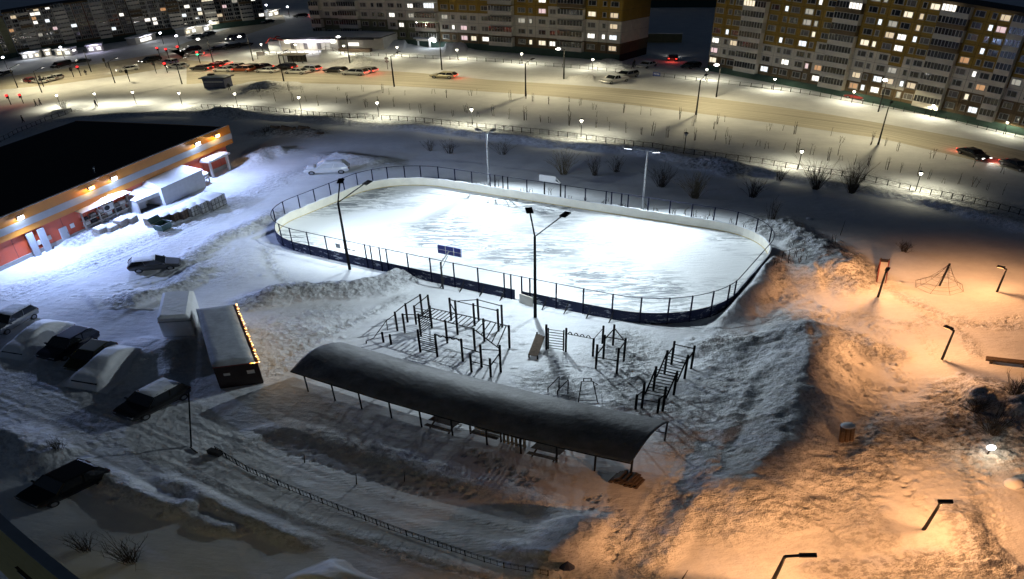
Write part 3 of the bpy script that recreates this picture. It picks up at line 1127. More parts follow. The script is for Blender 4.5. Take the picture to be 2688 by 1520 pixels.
def dn(v, d):
    return Vector((v.x, v.y, v.z - d))


def at_z(v, z):
    return Vector((v.x, v.y, z))


def crossbar(parent, a, b, da=.12, db=None):
    MB().bar(dn(a, da), dn(b, da if db is None else db), .042, 6).build('crossbar', 'post_black', parent)


T = [q for p, q in PA]
for i, j, d in ((4, 6, .1), (2, 4, .1), (5, 7, .1), (3, 9, .1), (15, 16, .2), (14, 17, .1), (16, 20, .2), (17, 21, .1), (24, 23, .6), (27, 24, 1.0), (25, 26, .9), (11, 27, .1), (23, 26, .9), (13, 15, .5)):
    crossbar(gym, T[i], T[j], d)
rung_ladder('wall_ladder', at_z(T[9], .25), dn(T[9], .1), at_z(T[8], .25), dn(T[8], .1), 9, gym)
rung_ladder('wall_ladder', at_z(T[10], .25), dn(T[10], .1), at_z(T[11], .25), dn(T[11], .1), 9, gym)
rung_ladder('wall_ladder', at_z(T[5], .25), dn(T[5], .1), at_z(T[8], .25), dn(T[8], .4), 5, gym)
rung_ladder('monkey_bars', dn(T[8], .25), dn(T[13], .6), dn(T[9], .2), dn(T[12], .1), 7, gym)
rung_ladder('monkey_bars', dn(T[13], .6), dn(T[19], .1), dn(T[12], .1), dn(T[18], .1), 6, gym)
rung_ladder('monkey_bars', dn(T[19], .1), dn(T[22], .1), dn(T[18], .1), at_z(T[23], T[22].z), 5, gym)
hr = [on(960 + x / A_S, 760 + y / A_S) for x, y in ((10, 850), (135, 830), (350, 640), (470, 560))]
MB().line([hr[0] + Vector((0, 0, .3)), hr[1] + Vector((0, 0, .5)), hr[2] + Vector((0, 0, 1.2)), dn(T[2], .3)], .03).bar(hr[2], hr[2] + Vector((0, 0, 1.2)), .03).bar(hr[0], hr[0] + Vector((0, 0, .3)), .03).build('sloping_rail', 'post_black', gym)
ring = MB()
wb = [dn(T[11], .15).lerp(dn(T[27], .15), i / 24) + Vector((0, 0, .14 * math.sin(i * PI / 3))) for i in range(25)]
ring.line(wb, .035, 5)
ring.build('wavy_bar', 'post_black', gym)

B_S = 4.952


def bp(l):
    return [post((1340 + a / B_S, 820 + b / B_S), (1340 + c / B_S, 820 + d / B_S)) for a, b, c, d in l]


PB = bp([(465, 475, 465, 160), (718, 510, 728, 205), (1070, 570, 1085, 340), (1195, 400, 1215, 175), (1205, 605, 1235, 295), (1330, 435, 1355, 160), (1470, 640, 1505, 340), (1110, 730, 1150, 420), (1380, 800, 1425, 465)])
lad = thing('wall_bars', 'black climbing wall bars with a wavy bar beside a sloping sit up bench', 'gym bars', tuple((PB[0][0] + PB[1][0]) / 2), world=True)
for i in (0, 1, 2):
    MB().bar(PB[i][0] - Vector((0, 0, .2)), PB[i][1], .066, 8).build('post', 'post_black', lad)
s0, s1 = PB[0], PB[1]
a0, a1 = s0[0].lerp(s1[0], .1), s0[0].lerp(s1[0], .88)
rung_ladder('rungs', a0 + Vector((0, 0, .1)), at_z(a0, 2.6), a1 + Vector((0, 0, .1)), at_z(a1, 2.6), 8, lad)
wv = MB()
e0, e1 = at_z(s1[1], 2.2), dn(PB[2][1], .05)
wv.bar(e0, e1, .035, 5)
for k in range(4):
    pts = [e0.lerp(e1, .06 + .22 * k + .16 * i / 8) + Vector((0, 0, .3 * math.sin(PI * i / 8))) for i in range(9)]
    wv.line(pts, .032, 5)
wv.build('wavy_bar', 'post_black', lad)
MB().bar(dn(PB[2][1], .05), dn(PB[3][1], .25), .025).build('crossbar', 'post_black', lad)
MB().bar(PB[3][0] - Vector((0, 0, .2)), PB[3][1], .066, 8).build('post', 'post_black', lad)
bars = thing('pull_up_bars', 'cluster of black pull up bars of mixed height right of the wall bars', 'pull up bars', tuple((PB[4][0] + PB[6][0]) / 2), world=True)
for i in (4, 5, 6, 7, 8):
    MB().bar(PB[i][0] - Vector((0, 0, .2)), PB[i][1], .066, 8).build('post', 'post_black', bars)
for i, j, d in ((4, 5, .5), (4, 6, .2), (5, 6, .4), (7, 4, 1.2), (8, 6, .3), (7, 8, 1.5)):
    crossbar(bars, PB[i][1], PB[j][1], d)
# sloping bench
bq = [on(1340 + x / B_S, 820 + y / B_S) for x, y in ((240, 580), (350, 600), (345, 390), (440, 430))]
bench = thing('sit_up_bench', 'dark sloping sit up bench leaning left of the wall bars', 'bench', tuple(bq[0]), world=True)
MB().bar(bq[0], bq[0] + Vector((0, 0, .45)), .05).build('leg', 'post_black', bench)
MB().bar(bq[1], bq[1] + Vector((0, 0, .45)), .05).build('leg', 'post_black', bench)
MB().bar(bq[2], bq[2] + Vector((0, 0, 1.35)), .05).build('leg', 'post_black', bench)
for k in range(3):
    f = .15 + .32 * k
    MB().beam(bq[0].lerp(bq[1], f) + Vector((0, 0, .35)), bq[2].lerp(bq[3], f) + Vector((0, 0, 1.15)), .26, .05).build('plank', 'wood_dark', bench)
# parallel bars and step frame
pp = [on(1340 + x / B_S, 820 + y / B_S) for x, y in ((487, 1035), (630, 1010), (612, 1070), (745, 1070))]
hb = thing('parallel_bars', 'pair of bent steel handrails for dips beside the shelter roof', 'parallel bars', tuple(pp[0]), world=True)
for a, b in ((0, 1), (2, 3)):
    MB().line([pp[a] - Vector((0, 0, .2)), pp[a] + Vector((0, 0, .5)), pp[b] + Vector((0, 0, 1.75)), pp[b] - Vector((0, 0, .2))], .03, 7).build('rail', 'dark_metal', hb)
sf = on(1340 + 1000 / B_S, 820 + 1115 / B_S)
st = thing('step_trainer', 'low steel step trainer frame standing behind the shelter roof', 'gym machine', tuple(sf), AL + .5)
MB().line([(-.5, -.5, 0), (-.3, .7, 1.4), (.3, .7, 1.4), (.5, -.5, 0)], .03).build('frame', 'dark_metal', st)
MB().line([(-.42, 0, .55), (.42, 0, .55)], .03).line([(-.46, -.4, .2), (.46, -.4, .2)], .03).build('step', 'dark_metal', st)
MB().line([(.3, .7, 1.3), (.6, 1.2, .5), (.4, 1.4, 0)], .03).line([(-.3, .7, 1.3), (-.3, 1.2, 0)], .03).build('support', 'dark_metal', st)
MB().line([(-.2, .72, 1.4), (-.2, .72, 1.75), (.2, .72, 1.75), (.2, .72, 1.4)], .03).build('handle', 'dark_metal', st)
# the long sloping ladder on the right
PC = bp([(2090, 680, 2150, 380), (2345, 740, 2415, 440), (2000, 800, 2065, 500), (2260, 865, 2335, 560), (1855, 1015, 1920, 700), (2120, 1075, 2195, 765), (1705, 1240, 1765, 900), (1975, 1290, 2050, 990), (1625, 1260, 1655, 1070), (1910, 1310, 1955, 1130)])
zz = [2.85, 2.85, 2.85, 2.85, 2.9, 2.9, 3.0, 3.0, 1.8, 1.8]
arch = thing('arched_ladder', 'long black overhead ladder on four post pairs at the right edge of the gym', 'gym frame', tuple((PC[4][0] + PC[5][0]) / 2), world=True)
PC = [(p, at_z(p, p.z * .5 + z)) for (p, q), z in zip(PC, zz)]
for p, q in PC:
    MB().bar(p - Vector((0, 0, .2)), q, .07, 8).build('post', 'post_black', arch)
crossbar(arch, PC[0][1], PC[1][1], .35)
crossbar(arch, PC[8][1], PC[9][1], .5)
crossbar(arch, PC[6][1], PC[8][1], .9, .1)
crossbar(arch, PC[7][1], PC[9][1], .9, .1)
tq = [q for p, q in PC]
rung_ladder('ladder', dn(tq[2], .1), at_z(tq[4].lerp(tq[2], .15), 1.3), dn(tq[3], .1), at_z(tq[5].lerp(tq[3], .15), 1.3), 9, arch)
rung_ladder('ladder', dn(tq[4], .1), at_z(tq[6].lerp(tq[4], .15), 1.3), dn(tq[5], .1), at_z(tq[7].lerp(tq[5], .15), 1.3), 9, arch)
crossbar(arch, tq[0], tq[2], .6)
crossbar(arch, tq[1], tq[3], .6)

# ------------------------------------------------------------------ long arched shelter
f0, f1 = G(809, 1027), G(1654, 1256)
rb = G(1712, 1151)
dv = (f1 - f0).normalized()
wv_ = Vector((-dv.y, dv.x, 0))
WID = max(3.6, (rb - f1).dot(wv_))
sh = thing('arched_shelter', 'long grey frosted barrel roof shelter on thin posts in front of the gym', 'shelter', tuple((f0 + f1) / 2), world=True)
fpx = [(809, 1027), (879, 1050), (951, 1071), (1029, 1095), (1108, 1118), (1192, 1139), (1279, 1166), (1367, 1190), (1460, 1213), (1556, 1240), (1654, 1256)]
EZ = 2.25
Ls = (f1 - f0).length
for p in fpx:
    b = G(*p)
    k = (b - f0).dot(dv)
    b = f0 + dv * k
    for w in (0, WID):
        c = b + wv_ * w
        MB().bar((c.x, c.y, hz(c.x, c.y) - .2), (c.x, c.y, EZ + .1), .05, 6).build('post', 'dark_metal', sh)


def arch_pt(s, k, th):
    """s along, k 0..1 across, th thickness above the sheet"""
    a = lerp(-.25, WID + .1, k)
    z = EZ + 1.0 * math.sin(PI * k) ** .9
    p = f0 + dv * s + wv_ * a
    return Vector((p.x, p.y, z + th))


def arch_mesh(mb, s0, s1, th0, th1, ns=60, nk=16, wob=0):
    top, bot = [], []
    for i in range(ns + 1):
        s = lerp(s0, s1, i / ns)
        for k in range(nk + 1):
            q = k / nk
            w = wob * (fbm(np.array([s / 1.5 + 3]), np.array([q * 3.0]), 3, 5)[0] - .4) if wob else 0
            top.append(arch_pt(s, q, th1 + w))
            bot.append(arch_pt(s, q, th0))
    m = nk + 1
    n = len(top)
    fs = []
    for i in range(ns):
        for k in range(nk):
            a = i * m + k
            fs.append((a, a + m, a + m + 1, a + 1))
            fs.append((n + a, n + a + 1, n + a + m + 1, n + a + m))
    for i in range(ns):
        for k in (0, nk):
            a = i * m + k
            fs.append((a, a + m, n + a + m, n + a) if k else (a, n + a, n + a + m, a + m))
    for k in range(nk):
        a, b = k, ns * m + k
        fs.append((a, a + 1, n + a + 1, n + a))
        fs.append((b, n + b, n + b + 1, b + 1))
    mb.add(top + bot, fs)
    return mb


arch_mesh(MB(), -.7, Ls + .05, 0, .04, 40, 16).build('roof_sheet', 'dark_metal', sh, smooth=True)
arch_mesh(MB(), -.68, Ls + .03, .045, .09, 160, 24, .1).build('roof_frost', 'roof_frost', sh, smooth=True)
for s in (-.6, Ls * .25, Ls * .5, Ls * .75, Ls):
    MB().line([arch_pt(s, k / 10, -.05) for k in range(11)], .03, 5).build('roof_rib', 'dark_metal', sh)
MB().bar(arch_pt(-.7, 0, -.02), arch_pt(Ls + .05, 0, -.02), .04, 6).build('eave_beam', 'dark_metal', sh)
MB().bar(arch_pt(-.7, 1, -.02), arch_pt(Ls + .05, 1, -.02), .04, 6).build('eave_beam', 'dark_metal', sh)
MB().bar(f0 + wv_ * WID + Vector((0, 0, 1.0)), f1 + wv_ * WID + Vector((0, 0, 1.0)), .03, 6).build('back_rail', 'dark_metal', sh)
# what stands under it
def table_set(px, lab, w=1.5):
    b = on(*px)
    t = thing('picnic_table', lab, 'table', tuple(b), math.atan2(dv.y, dv.x))
    MB().box((0, 0, .74), (w, .7, .05)).build('table_top', 'wood_dark', t)
    for y in (-.62, .62):
        MB().box((0, y, .45), (w, .26, .05)).build('seat', 'wood_dark', t)
    for x in (-w / 2 + .2, w / 2 - .2):
        MB().beam((x, -.6, 0), (x, .12, .72), .08, .05).beam((x, .6, 0), (x, -.12, .72), .08, .05).build('leg', 'wood_dark', t)
    return t


table_set((1170, 1118), 'dark picnic table under the shelter left of its middle')
table_set((1440, 1190), 'dark picnic table under the right half of the shelter')
t = thing('swing_bench', 'wooden swing bench in a timber frame under the middle of the shelter', 'bench', tuple(on(1275, 1148)), math.atan2(dv.y, dv.x))
MB().box((0, 0, .45), (1.5, .45, .05)).build('seat', 'wood_grey', t)
MB().box((0, .24, .78), (1.5, .05, .5)).build('backrest', 'wood_grey', t)
for x in (-.85, .85):
    MB().bar((x, 0, 0), (x, 0, 1.9), .05).build('frame_post', 'wood_dark', t)
t = thing('pallet', 'grey wooden pallet standing on edge under the shelter roof', 'pallet', tuple(on(1350, 1168)), math.atan2(dv.y, dv.x))
mb = MB()
for i in range(6):
    mb.box((-.55 + .22 * i, 0, .6), (.14, .03, 1.2))
mb.box((0, .06, .2), (1.2, .08, .1)).box((0, .06, 1.0), (1.2, .08, .1))
mb.build('slats', 'wood_grey', t)
t = thing('log_pile', 'dark heap of stacked firewood at the right end of the shelter', 'log pile', tuple(on(1646, 1262)), math.atan2(dv.y, dv.x))
mb = MB()
for r in range(4):
    for i in range(6 - r):
        x = -.6 + .24 * i + .12 * r
        mb.bar((x, -.45 + random.uniform(-.08, .08), .12 + .2 * r), (x, .45 + random.uniform(-.08, .08), .12 + .2 * r), .11, 8)
mb.build('logs', 'wood_dark', t)

# ------------------------------------------------------------------ kiosk container with fairy lights, snowed-in trailer
a, b = G(578, 1020), G(697, 1005)
ex = (b - a).normalized()
ey = Vector((-ex.y, ex.x, 0))
LW = 2.45
LD = (G(655, 790, 2.85) - b).dot(ey)
kz = min(hz(a.x, a.y), hz(b.x, b.y)) - .1
t = thing('kiosk_container', 'dark red container kiosk with snowy roof and a fairy light garland along its edge', 'container', (a.x, a.y, kz), math.atan2(ex.y, ex.x))
kb = MB()
kb.box((LW / 2, LD / 2, 1.4), (LW, LD, 2.75))
for i in range(22):
    kb.box((LW + .015, LD * (i + .5) / 22, 1.4), (.03, LD / 60, 2.6))
kb.build('body', 'container_dark', t, bevel=.02)
gr = MB()
nx, ny = 8, 26
vs, fs = [], []
for j in range(ny + 1):
    for i in range(nx + 1):
        e = min(i, nx - i, j, ny - j)
        z = 2.79 + (.0 if e == 0 else .2 + .008 * math.sin(i * 1.3 + j * .7))
        vs.append((lerp(-.03, LW - .12, i / nx), lerp(-.03, LD + .03, j / ny), z))
for j in range(ny):
    for i in range(nx):
        k = j * (nx + 1) + i
        fs.append((k, k + 1, k + nx + 2, k + nx + 1))
gr.add(vs, fs)
gr.build('roof_snow', 'roof_crust', t, smooth=True)
MB().box((LW / 2, -.03, 2.74), (LW + .1, .05, .1)).box((LW + .04, LD / 2, 2.74), (.05, LD, .1)).build('fascia', 'red_dark', t)
MB().box((.62, -.015, 1.75), (.36, .03, .26)).build('notice', 'sign_white', t)
MB().box((LW - .5, -.015, 1.72), (.42, .03, .4)).build('notice', 'sign_white', t)
gl = MB()
cord = MB()
last = None
bulbs = []
for i in range(58):
    k = i / 57
    q = Vector((LW + .1 + .04 * math.sin(i * 2.1), LD * (1 - k), 2.8 + .1 * math.sin(i * 1.2)))
    bulbs.append(q)
    if last is not None:
        cord.bar(last, q, .012, 4)
    last = q
for i in range(6):
    bulbs.append(Vector((LW - .08 * i, -.07, 2.76)))
g = cord.build('garland_cord', 'dark_metal', t)
b0 = MB().sphere((0, 0, 0), .05, 6, 4).build('bulb', 'em_fairy', g)
bd = MB().sphere((0, 0, 0), .04, 6, 4).build('bulb', 'em_fairy_dim', g)
bd.location = (LW + .12, LD + .02, 2.7)
bq_ = MB().sphere((0, 0, 0), .055, 6, 4).build('bulb', 'em_fairy_pale', g)
bq_.location = (LW + .12, LD + .05, 2.6)
for i, q in enumerate(bulbs):
    o = b0 if i == 0 else b0.copy()
    if i:
        COL.objects.link(o)
        if i % 7 < 5:
            o.data = (bd if (i * 5) % 7 < 4 else bq_).data
    o.location = q
for k in (.1, .4, .7, .95):
    point(t, (LW + .35, LD * k, 2.7), 26, (1, .62, .22), .1)

# box trailer beside it
tl = [G(412, 842, 2.5), G(478, 838, 2.5), G(478, 768, 2.5), G(415, 770, 2.5)]
c0 = tl[0]
ex2 = (tl[1] - tl[0])
wx = max(2.1, ex2.length)
ex2.normalize()
ey2 = Vector((-ex2.y, ex2.x, 0))
dl = (tl[2] - tl[1]).dot(ey2)
t = thing('box_trailer', 'snow plastered box trailer standing left of the dark red container', 'trailer', (c0.x, c0.y, hz(c0.x, c0.y) - .1), math.atan2(ex2.y, ex2.x))
MB().box((wx / 2, dl / 2, 1.3), (wx, dl, 2.3)).build('body', 'snow_soft', t, bevel=.12)
MB().hull([(-.05, -.05, 2.46), (wx + .05, -.05, 2.46), (wx + .05, dl, 2.46), (-.05, dl, 2.46)], [(.25, .3, 2.75), (wx - .25, .3, 2.75), (wx - .25, dl - .3, 2.75), (.25, dl - .3, 2.75)]).build('roof_snow', 'snow_soft', t, smooth=False, bevel=.1)
MB().box((wx / 2, -.02, 2.12), (wx, .08, .06)).build('door_bar', 'grey_metal', t)
for x in (.2, wx - .2):
    for y in (dl * .35, dl * .65):
        MB().disc((x, y, .3), .3, (1, 0, 0), .2).build('wheel', 'rubber', t)


# ------------------------------------------------------------------ store
sa, sb = G(0, 712), G(605, 434)
sx = (sb - sa).normalized()                      # along the front towards the far corner
sy = Vector((-sx.y, sx.x, 0))                    # into the building
SH = 6.8
ne = G(612, 362)
NE = sa + sx * (sb - sa).length
LEN = (sb - sa).length
BACK = 14
DEP = (G(240, 303, SH) - NE).dot(sy)
t = thing('store', 'orange roadside store with striped fascia, flat dark roof and wall lamps', 'shop building', tuple(NE), math.atan2(sx.y, sx.x))
FL = LEN + BACK
wm_ = MB().box((-FL / 2, DEP / 2, 2.2), (FL, DEP, 4.4))
for k in range(int(FL / 3)):
    wm_.box((-1.5 - 3 * k, -.004, 2.0), (.05, .02, 4.0), 0, 1)
wm_.box((-FL / 2, -.03, .3), (FL, .08, .6), 0, 2)
wm_.build('wall', ['orange_wall', 'red_dark', 'concrete'], t)
for nm, z0, z1, m, o in (('lower_fascia', 3.7, 4.5, 'fascia_yellow', .42), ('middle_fascia', 4.5, 5.45, 'fascia_grey', .45), ('upper_fascia', 5.45, SH, 'fascia_yellow', .42)):
    f = MB()
    f.box((-FL / 2 + .45, -o / 2, (z0 + z1) / 2), (FL + .9, o, z1 - z0 - .004))
    f.box((.225 + .2 * 0, DEP / 2, (z0 + z1) / 2), (.45 if nm != 'middle_fascia' else .5, DEP, z1 - z0 - .004))
    f.build(nm, m, t)
MB().box((-FL / 2, DEP / 2 - .05, SH - .1), (FL - .3, DEP - .4, .3)).build('roof', 'roof_dark', t)
MB().box((-FL / 2 + .3, -.3, SH + .03), (FL + .7, .22, .06)).box((.3, DEP / 2, SH + .03), (.22, DEP, .06)).build('roof_edge', 'snow_soft', t)
pv = MB()
q = G(249, 455, SH) - NE
lx, ly = q.dot(sx), q.dot(sy)
pv.bar((lx, ly, SH), (lx, ly, SH + .8), .08).bar((lx, ly, SH + .8), (lx + .2, ly, SH + .9), .1)
pv.build('roof_vent', 'galvanised', t)


def store_local(px, py, off=0):
    """photo point on the store front -> local x and height"""
    d = Vector(ray(px, py))
    o = Vector((0, 0, H))
    n = Vector((sy.x, sy.y, 0))
    k = ((NE + sy * off) - o).dot(n) / d.dot(n)
    p = o + d * k
    return (p - NE).dot(sx), p.z


for nm, p, q, m in (('door', (160, 604), (188, 655), 'fascia_grey'), ('column', (70, 616), (95, 677), 'fascia_grey'), ('column', (97, 600), (128, 672), 'fascia_grey')):
    x0, z0 = store_local(*p)
    x1, z1 = store_local(*q)
    xm = (x0 + x1) / 2
    w = .9 if nm == 'door' else .75
    h = 2.1 if nm == 'door' else 3.4
    d = MB().box((xm, -.1 if nm == 'door' else -.35, h / 2), (w, .14, h)).build(nm, m, t)
    if nm == 'door':
        MB().bar((xm + .35, -.19, 1.0), (xm + .35, -.19, 1.3), .02, 5).build('handle', 'dark_metal', d)
for px, py in ((100, 637), (127, 624), (188, 592)):
    x0, z0 = store_local(px, py)
    MB().box((x0, -.08, max(1.3, z0)), (.5, .06, .62)).build('wall_sign', 'sign_white', t)
x0, z0 = store_local(491, 448)
MB().box((x0 - .25, -.05, 2.6), (.22, .05, .8)).box((x0 + .25, -.05, 2.6), (.22, .05, .8)).build('wall_vent', 'sign_white', t)
LP = [(42, 571, 0), (226, 488, 1), (284, 459, 0), (507, 376, 0), (559, 358, 1)]
NM = ['bright white floodlight on the store fascia near the photo edge', 'warm yellow lamp on the fascia above the pallet rack', 'bright white floodlight on the fascia beside the roof vent', 'bright white floodlight high on the fascia towards the far corner', 'warm yellow lamp on the fascia at the far store corner']
for (px, py, w), nm in zip(LP, NM):
    x0, z0 = store_local(px, py, -.45)
    L = thing('wall_lamp', nm, 'wall lamp', tuple(NE + sx * x0 + sy * -.43 + Vector((0, 0, 6.0))), math.atan2(sx.y, sx.x), group='lamps along the store fascia')
    MB().bar((0, 0, .1), (0, -.45, .2), .04).build('bracket', 'grey_metal', L)
    MB().box((0, -.52, .2), (.7, .2, .46), 0).build('housing', 'grey_metal', L)
    MB().box((0, -.645, .2), (.66, .02, .42)).box((0, -.5, -.045), (.66, .18, .02)).build('lens', 'em_warm' if w else 'em_cool', L)
    if w:
        point(L, (0, -.75, -.15), W_WARM, (1, .55, .15), .1)
    else:
        spot(L, (0, -.85, .05), (0, -9, -6.3), W_FLOOD * (1.25 if px < 300 else .8), (.4, .55, 1), math.radians(168), .4, .15)
        point(L, (0, -.8, -.1), 120, (.7, .8, 1), .1)
# porch at the far end
pq = G(572, 462)
t = thing('store_porch', 'small porch with white flat roof on four white columns at the store corner', 'porch', tuple(on(572, 458)), math.atan2(sx.y, sx.x))
for x in (-1.1, 1.9):
    for y in (-.2, 2.1):
        MB().box((x, y, 1.35), (.22, .22, 2.75)).build('column', 'white_paint', t)
MB().box((.4, .95, 2.85), (3.7, 2.9, .32)).build('roof', 'white_paint', t)
MB().hull([(-1.4, -.45, 3.02), (2.2, -.45, 3.02), (2.2, 2.35, 3.02), (-1.4, 2.35, 3.02)], [(-1.2, -.3, 3.25), (2.0, -.3, 3.25), (2.0, 2.2, 3.25), (-1.2, 2.2, 3.25)]).build('roof_snow', 'snow_soft', t, bevel=.06)
rl = MB()
for z in (.5, .8, 1.1):
    rl.bar((-1.1, 2.1, z), (1.9, 2.1, z), .03)
rl.build('railing', 'dark_metal', t)


# goods yard along the front: everything in store coordinates near the wall
def yard(px, py):
    return on(px, py)


sang = math.atan2(sx.y, sx.x)
b = yard(232, 612)
t = thing('pallet_rack', 'timber pallet rack with a snowy lean-to roof and junk on its shelves', 'rack', tuple(b), sang)
RL = 6.2
for x in (0, 2.1, 4.2, RL):
    MB().box((x, 0, 1.4), (.14, .14, 2.9)).build('upright', 'wood_grey', t)
    MB().box((x, 1.3, 1.6), (.14, .14, 3.3)).build('upright', 'wood_grey', t)
for z in (.55, 1.35):
    MB().box((RL / 2, .65, z), (RL, 1.35, .06)).box((RL / 2, 0, z), (RL, .06, .16)).build('shelf', 'wood_grey', t)
MB().box((RL / 2, 1.42, 1.6), (RL, .05, 3.1)).build('back_panel', 'wood_dark', t)
MB().hull([(-.3, -.5, 2.85), (RL + .2, -.5, 2.85), (RL + .2, 1.6, 3.35), (-.3, 1.6, 3.35)], [(-.3, -.5, 2.92), (RL + .2, -.5, 2.92), (RL + .2, 1.6, 3.42), (-.3, 1.6, 3.42)]).build('roof', 'wood_dark', t)
rs = MB()
vs, fs = [], []
for j in range(7):
    for i in range(21):
        e = 0 if (i in (0, 20) or j in (0, 6)) else 1
        vs.append((lerp(-.35, RL + .25, i / 20), lerp(-.55, 1.6, j / 6), lerp(2.93, 3.43, j / 6) + e * (.18 + .3 * math.exp(-((i - 12) / 5) ** 2) + .05 * math.sin(i * 1.9 + j))))
for j in range(6):
    for i in range(20):
        k = j * 21 + i
        fs.append((k, k + 1, k + 22, k + 21))
rs.add(vs, fs)
rs.build('roof_snow', 'snow_soft', t, smooth=True)
kinds = [('white_box', 'white carton', 'sign_white'), ('dark_crate', 'dark plastic crate', 'tent_dark'), ('grey_box', 'grey carton', 'cardboard')]
ix = 0
for z, zn in ((.58, 'lower'), (1.38, 'upper')):
    for i, x in enumerate((.55, 1.5, 2.65, 3.6, 4.75, 5.6)):
        nm, lb, m = kinds[(i + int(z)) % 3]
        if z > 1 and i == 3:
            continue
        w, d, h = random.uniform(.5, .8), random.uniform(.5, .8), random.uniform(.3, .62)
        p = b + sx * x + sy * .5 + Vector((0, 0, z))
        o = thing(nm, '%s, %s from the left on the %s shelf of the pallet rack' % (lb, ORD[i], zn), 'box', tuple(p), sang, group='boxes on the pallet rack')
        MB().box((0, 0, h / 2), (w, d, h)).build('body', m, o)
        MB().box((0, 0, h + .012), (w + .04, d + .04, .03)).build('lid', m, o)
p = b + sx * 3.55 + sy * .2 + Vector((0, 0, 1.4))
o = thing('air_conditioner', 'white air conditioner outdoor unit with round black fan on the pallet rack', 'air conditioner', tuple(p), sang)
MB().box((0, 0, .5), (1.5, .5, 1.0)).build('body', 'white_paint', o, bevel=.03)
MB().disc((-.3, -.26, .5), .36, (0, 1, 0), .03, 20).build('fan', 'seam', o)
for i, (px, py, w, h) in enumerate(((268, 610, 1.3, .7), (292, 604, 1.2, .6), (322, 590, 1.5, .9), (345, 582, 1.2, .8))):
    p = yard(px, py)
    o = thing('snowy_pallet', 'snow dusted pallet of goods, %s from the left in front of the rack' % ORD[i], 'pallet', tuple(p), sang + .1 * (i - 1), group='pallets in front of the rack')
    mb = MB()
    for k in range(6):
        mb.box((-w / 2 + w * (k + .5) / 6, -.45, h / 2), (w / 9, .05, h))
    mb.box((0, 0, h / 2), (w - .05, .8, h - .06))
    mb.build('slats', 'wood_grey', o)
    MB().hull([(-w / 2, -.5, h), (w / 2, -.5, h), (w / 2, .5, h), (-w / 2, .5, h)], [(-w / 2 + .12, -.35, h + .18), (w / 2 - .12, -.35, h + .18), (w / 2 - .12, .35, h + .18), (-w / 2 + .12, .35, h + .18)]).build('snow_cover', 'snow_soft', o, bevel=.06)
# market tents
b = yard(368, 562)
t = thing('market_tent', 'grey market tent with its front open to a dark inside', 'tent', tuple(b), sang - .1)
W2, D2, E2, P2 = 4.6, 4.2, 2.1, 3.1
MB().hull([(-.1, -.1, E2), (W2 + .1, -.1, E2), (W2 + .1, D2, E2), (-.1, D2, E2)], [(W2 / 2 - .5, D2 / 2 - .3, P2), (W2 / 2 + .5, D2 / 2 - .3, P2), (W2 / 2 + .5, D2 / 2 + .5, P2), (W2 / 2 - .5, D2 / 2 + .5, P2)]).build('canopy', 'snow_soft', t)
MB().box((W2 / 2, -.08, E2 - .2), (W2 + .1, .04, .5)).build('valance', 'tent_grey', t)
for x in (0, W2):
    MB().box((x, D2 / 2, E2 / 2), (.05, D2, E2)).build('side_wall', 'tent_grey', t)
MB().box((W2 / 2, D2, E2 / 2), (W2, .05, E2)).build('back_wall', 'tent_grey', t)
MB().box((W2 * .22, .9, .95), (W2 * .36, .06, 1.8)).build('flap', 'sign_grey', t)
MB().box((W2 / 2, D2 / 2, .03), (W2 - .1, D2 - .1, .04)).build('ground_sheet', 'tent_dark', t)
for x in (.05, W2 - .05):
    MB().bar((x, -.05, 0), (x, -.05, E2), .05).build('tent_pole', 'white_paint', t)
b = yard(436, 540)
t = thing('storage_tent', 'tall closed grey storage tent with snow on its roof behind the crate row', 'tent', tuple(b), sang)
W3, D3, E3 = 6.6, 3.4, 2.9
MB().box((W3 / 2, D3 / 2, E3 / 2), (W3, D3, E3)).build('side_wall', 'tent_grey', t)
MB().hull([(-.12, -.12, E3), (W3 + .12, -.12, E3), (W3 + .12, D3 + .1, E3), (-.12, D3 + .1, E3)], [(.5, D3 * .55, E3 + .75), (W3 - .4, D3 * .55, E3 + .75), (W3 - .4, D3 * .6, E3 + .75), (.5, D3 * .6, E3 + .75)]).build('roof', 'snow_soft', t)
b = yard(528, 487)
t = thing('sales_booth', 'small sales booth with a rounded snow cap beside the storage tent', 'booth', tuple(b), sang)
for x in (0, 1.5):
    for y in (0, 1):
        MB().box((x, y, .8), (.1, .1, 1.6)).build('post', 'white_paint', t)
MB().box((.75, .95, .8), (1.5, .06, 1.3)).build('back_panel', 'white_paint', t)
MB().box((.75, 0, .75), (1.5, .3, .06)).build('counter', 'white_paint', t)
MB().sphere((.75, .5, 1.62), 1.0, 14, 8, 0, .32).build('snow_cap', 'snow_soft', t, smooth=True)
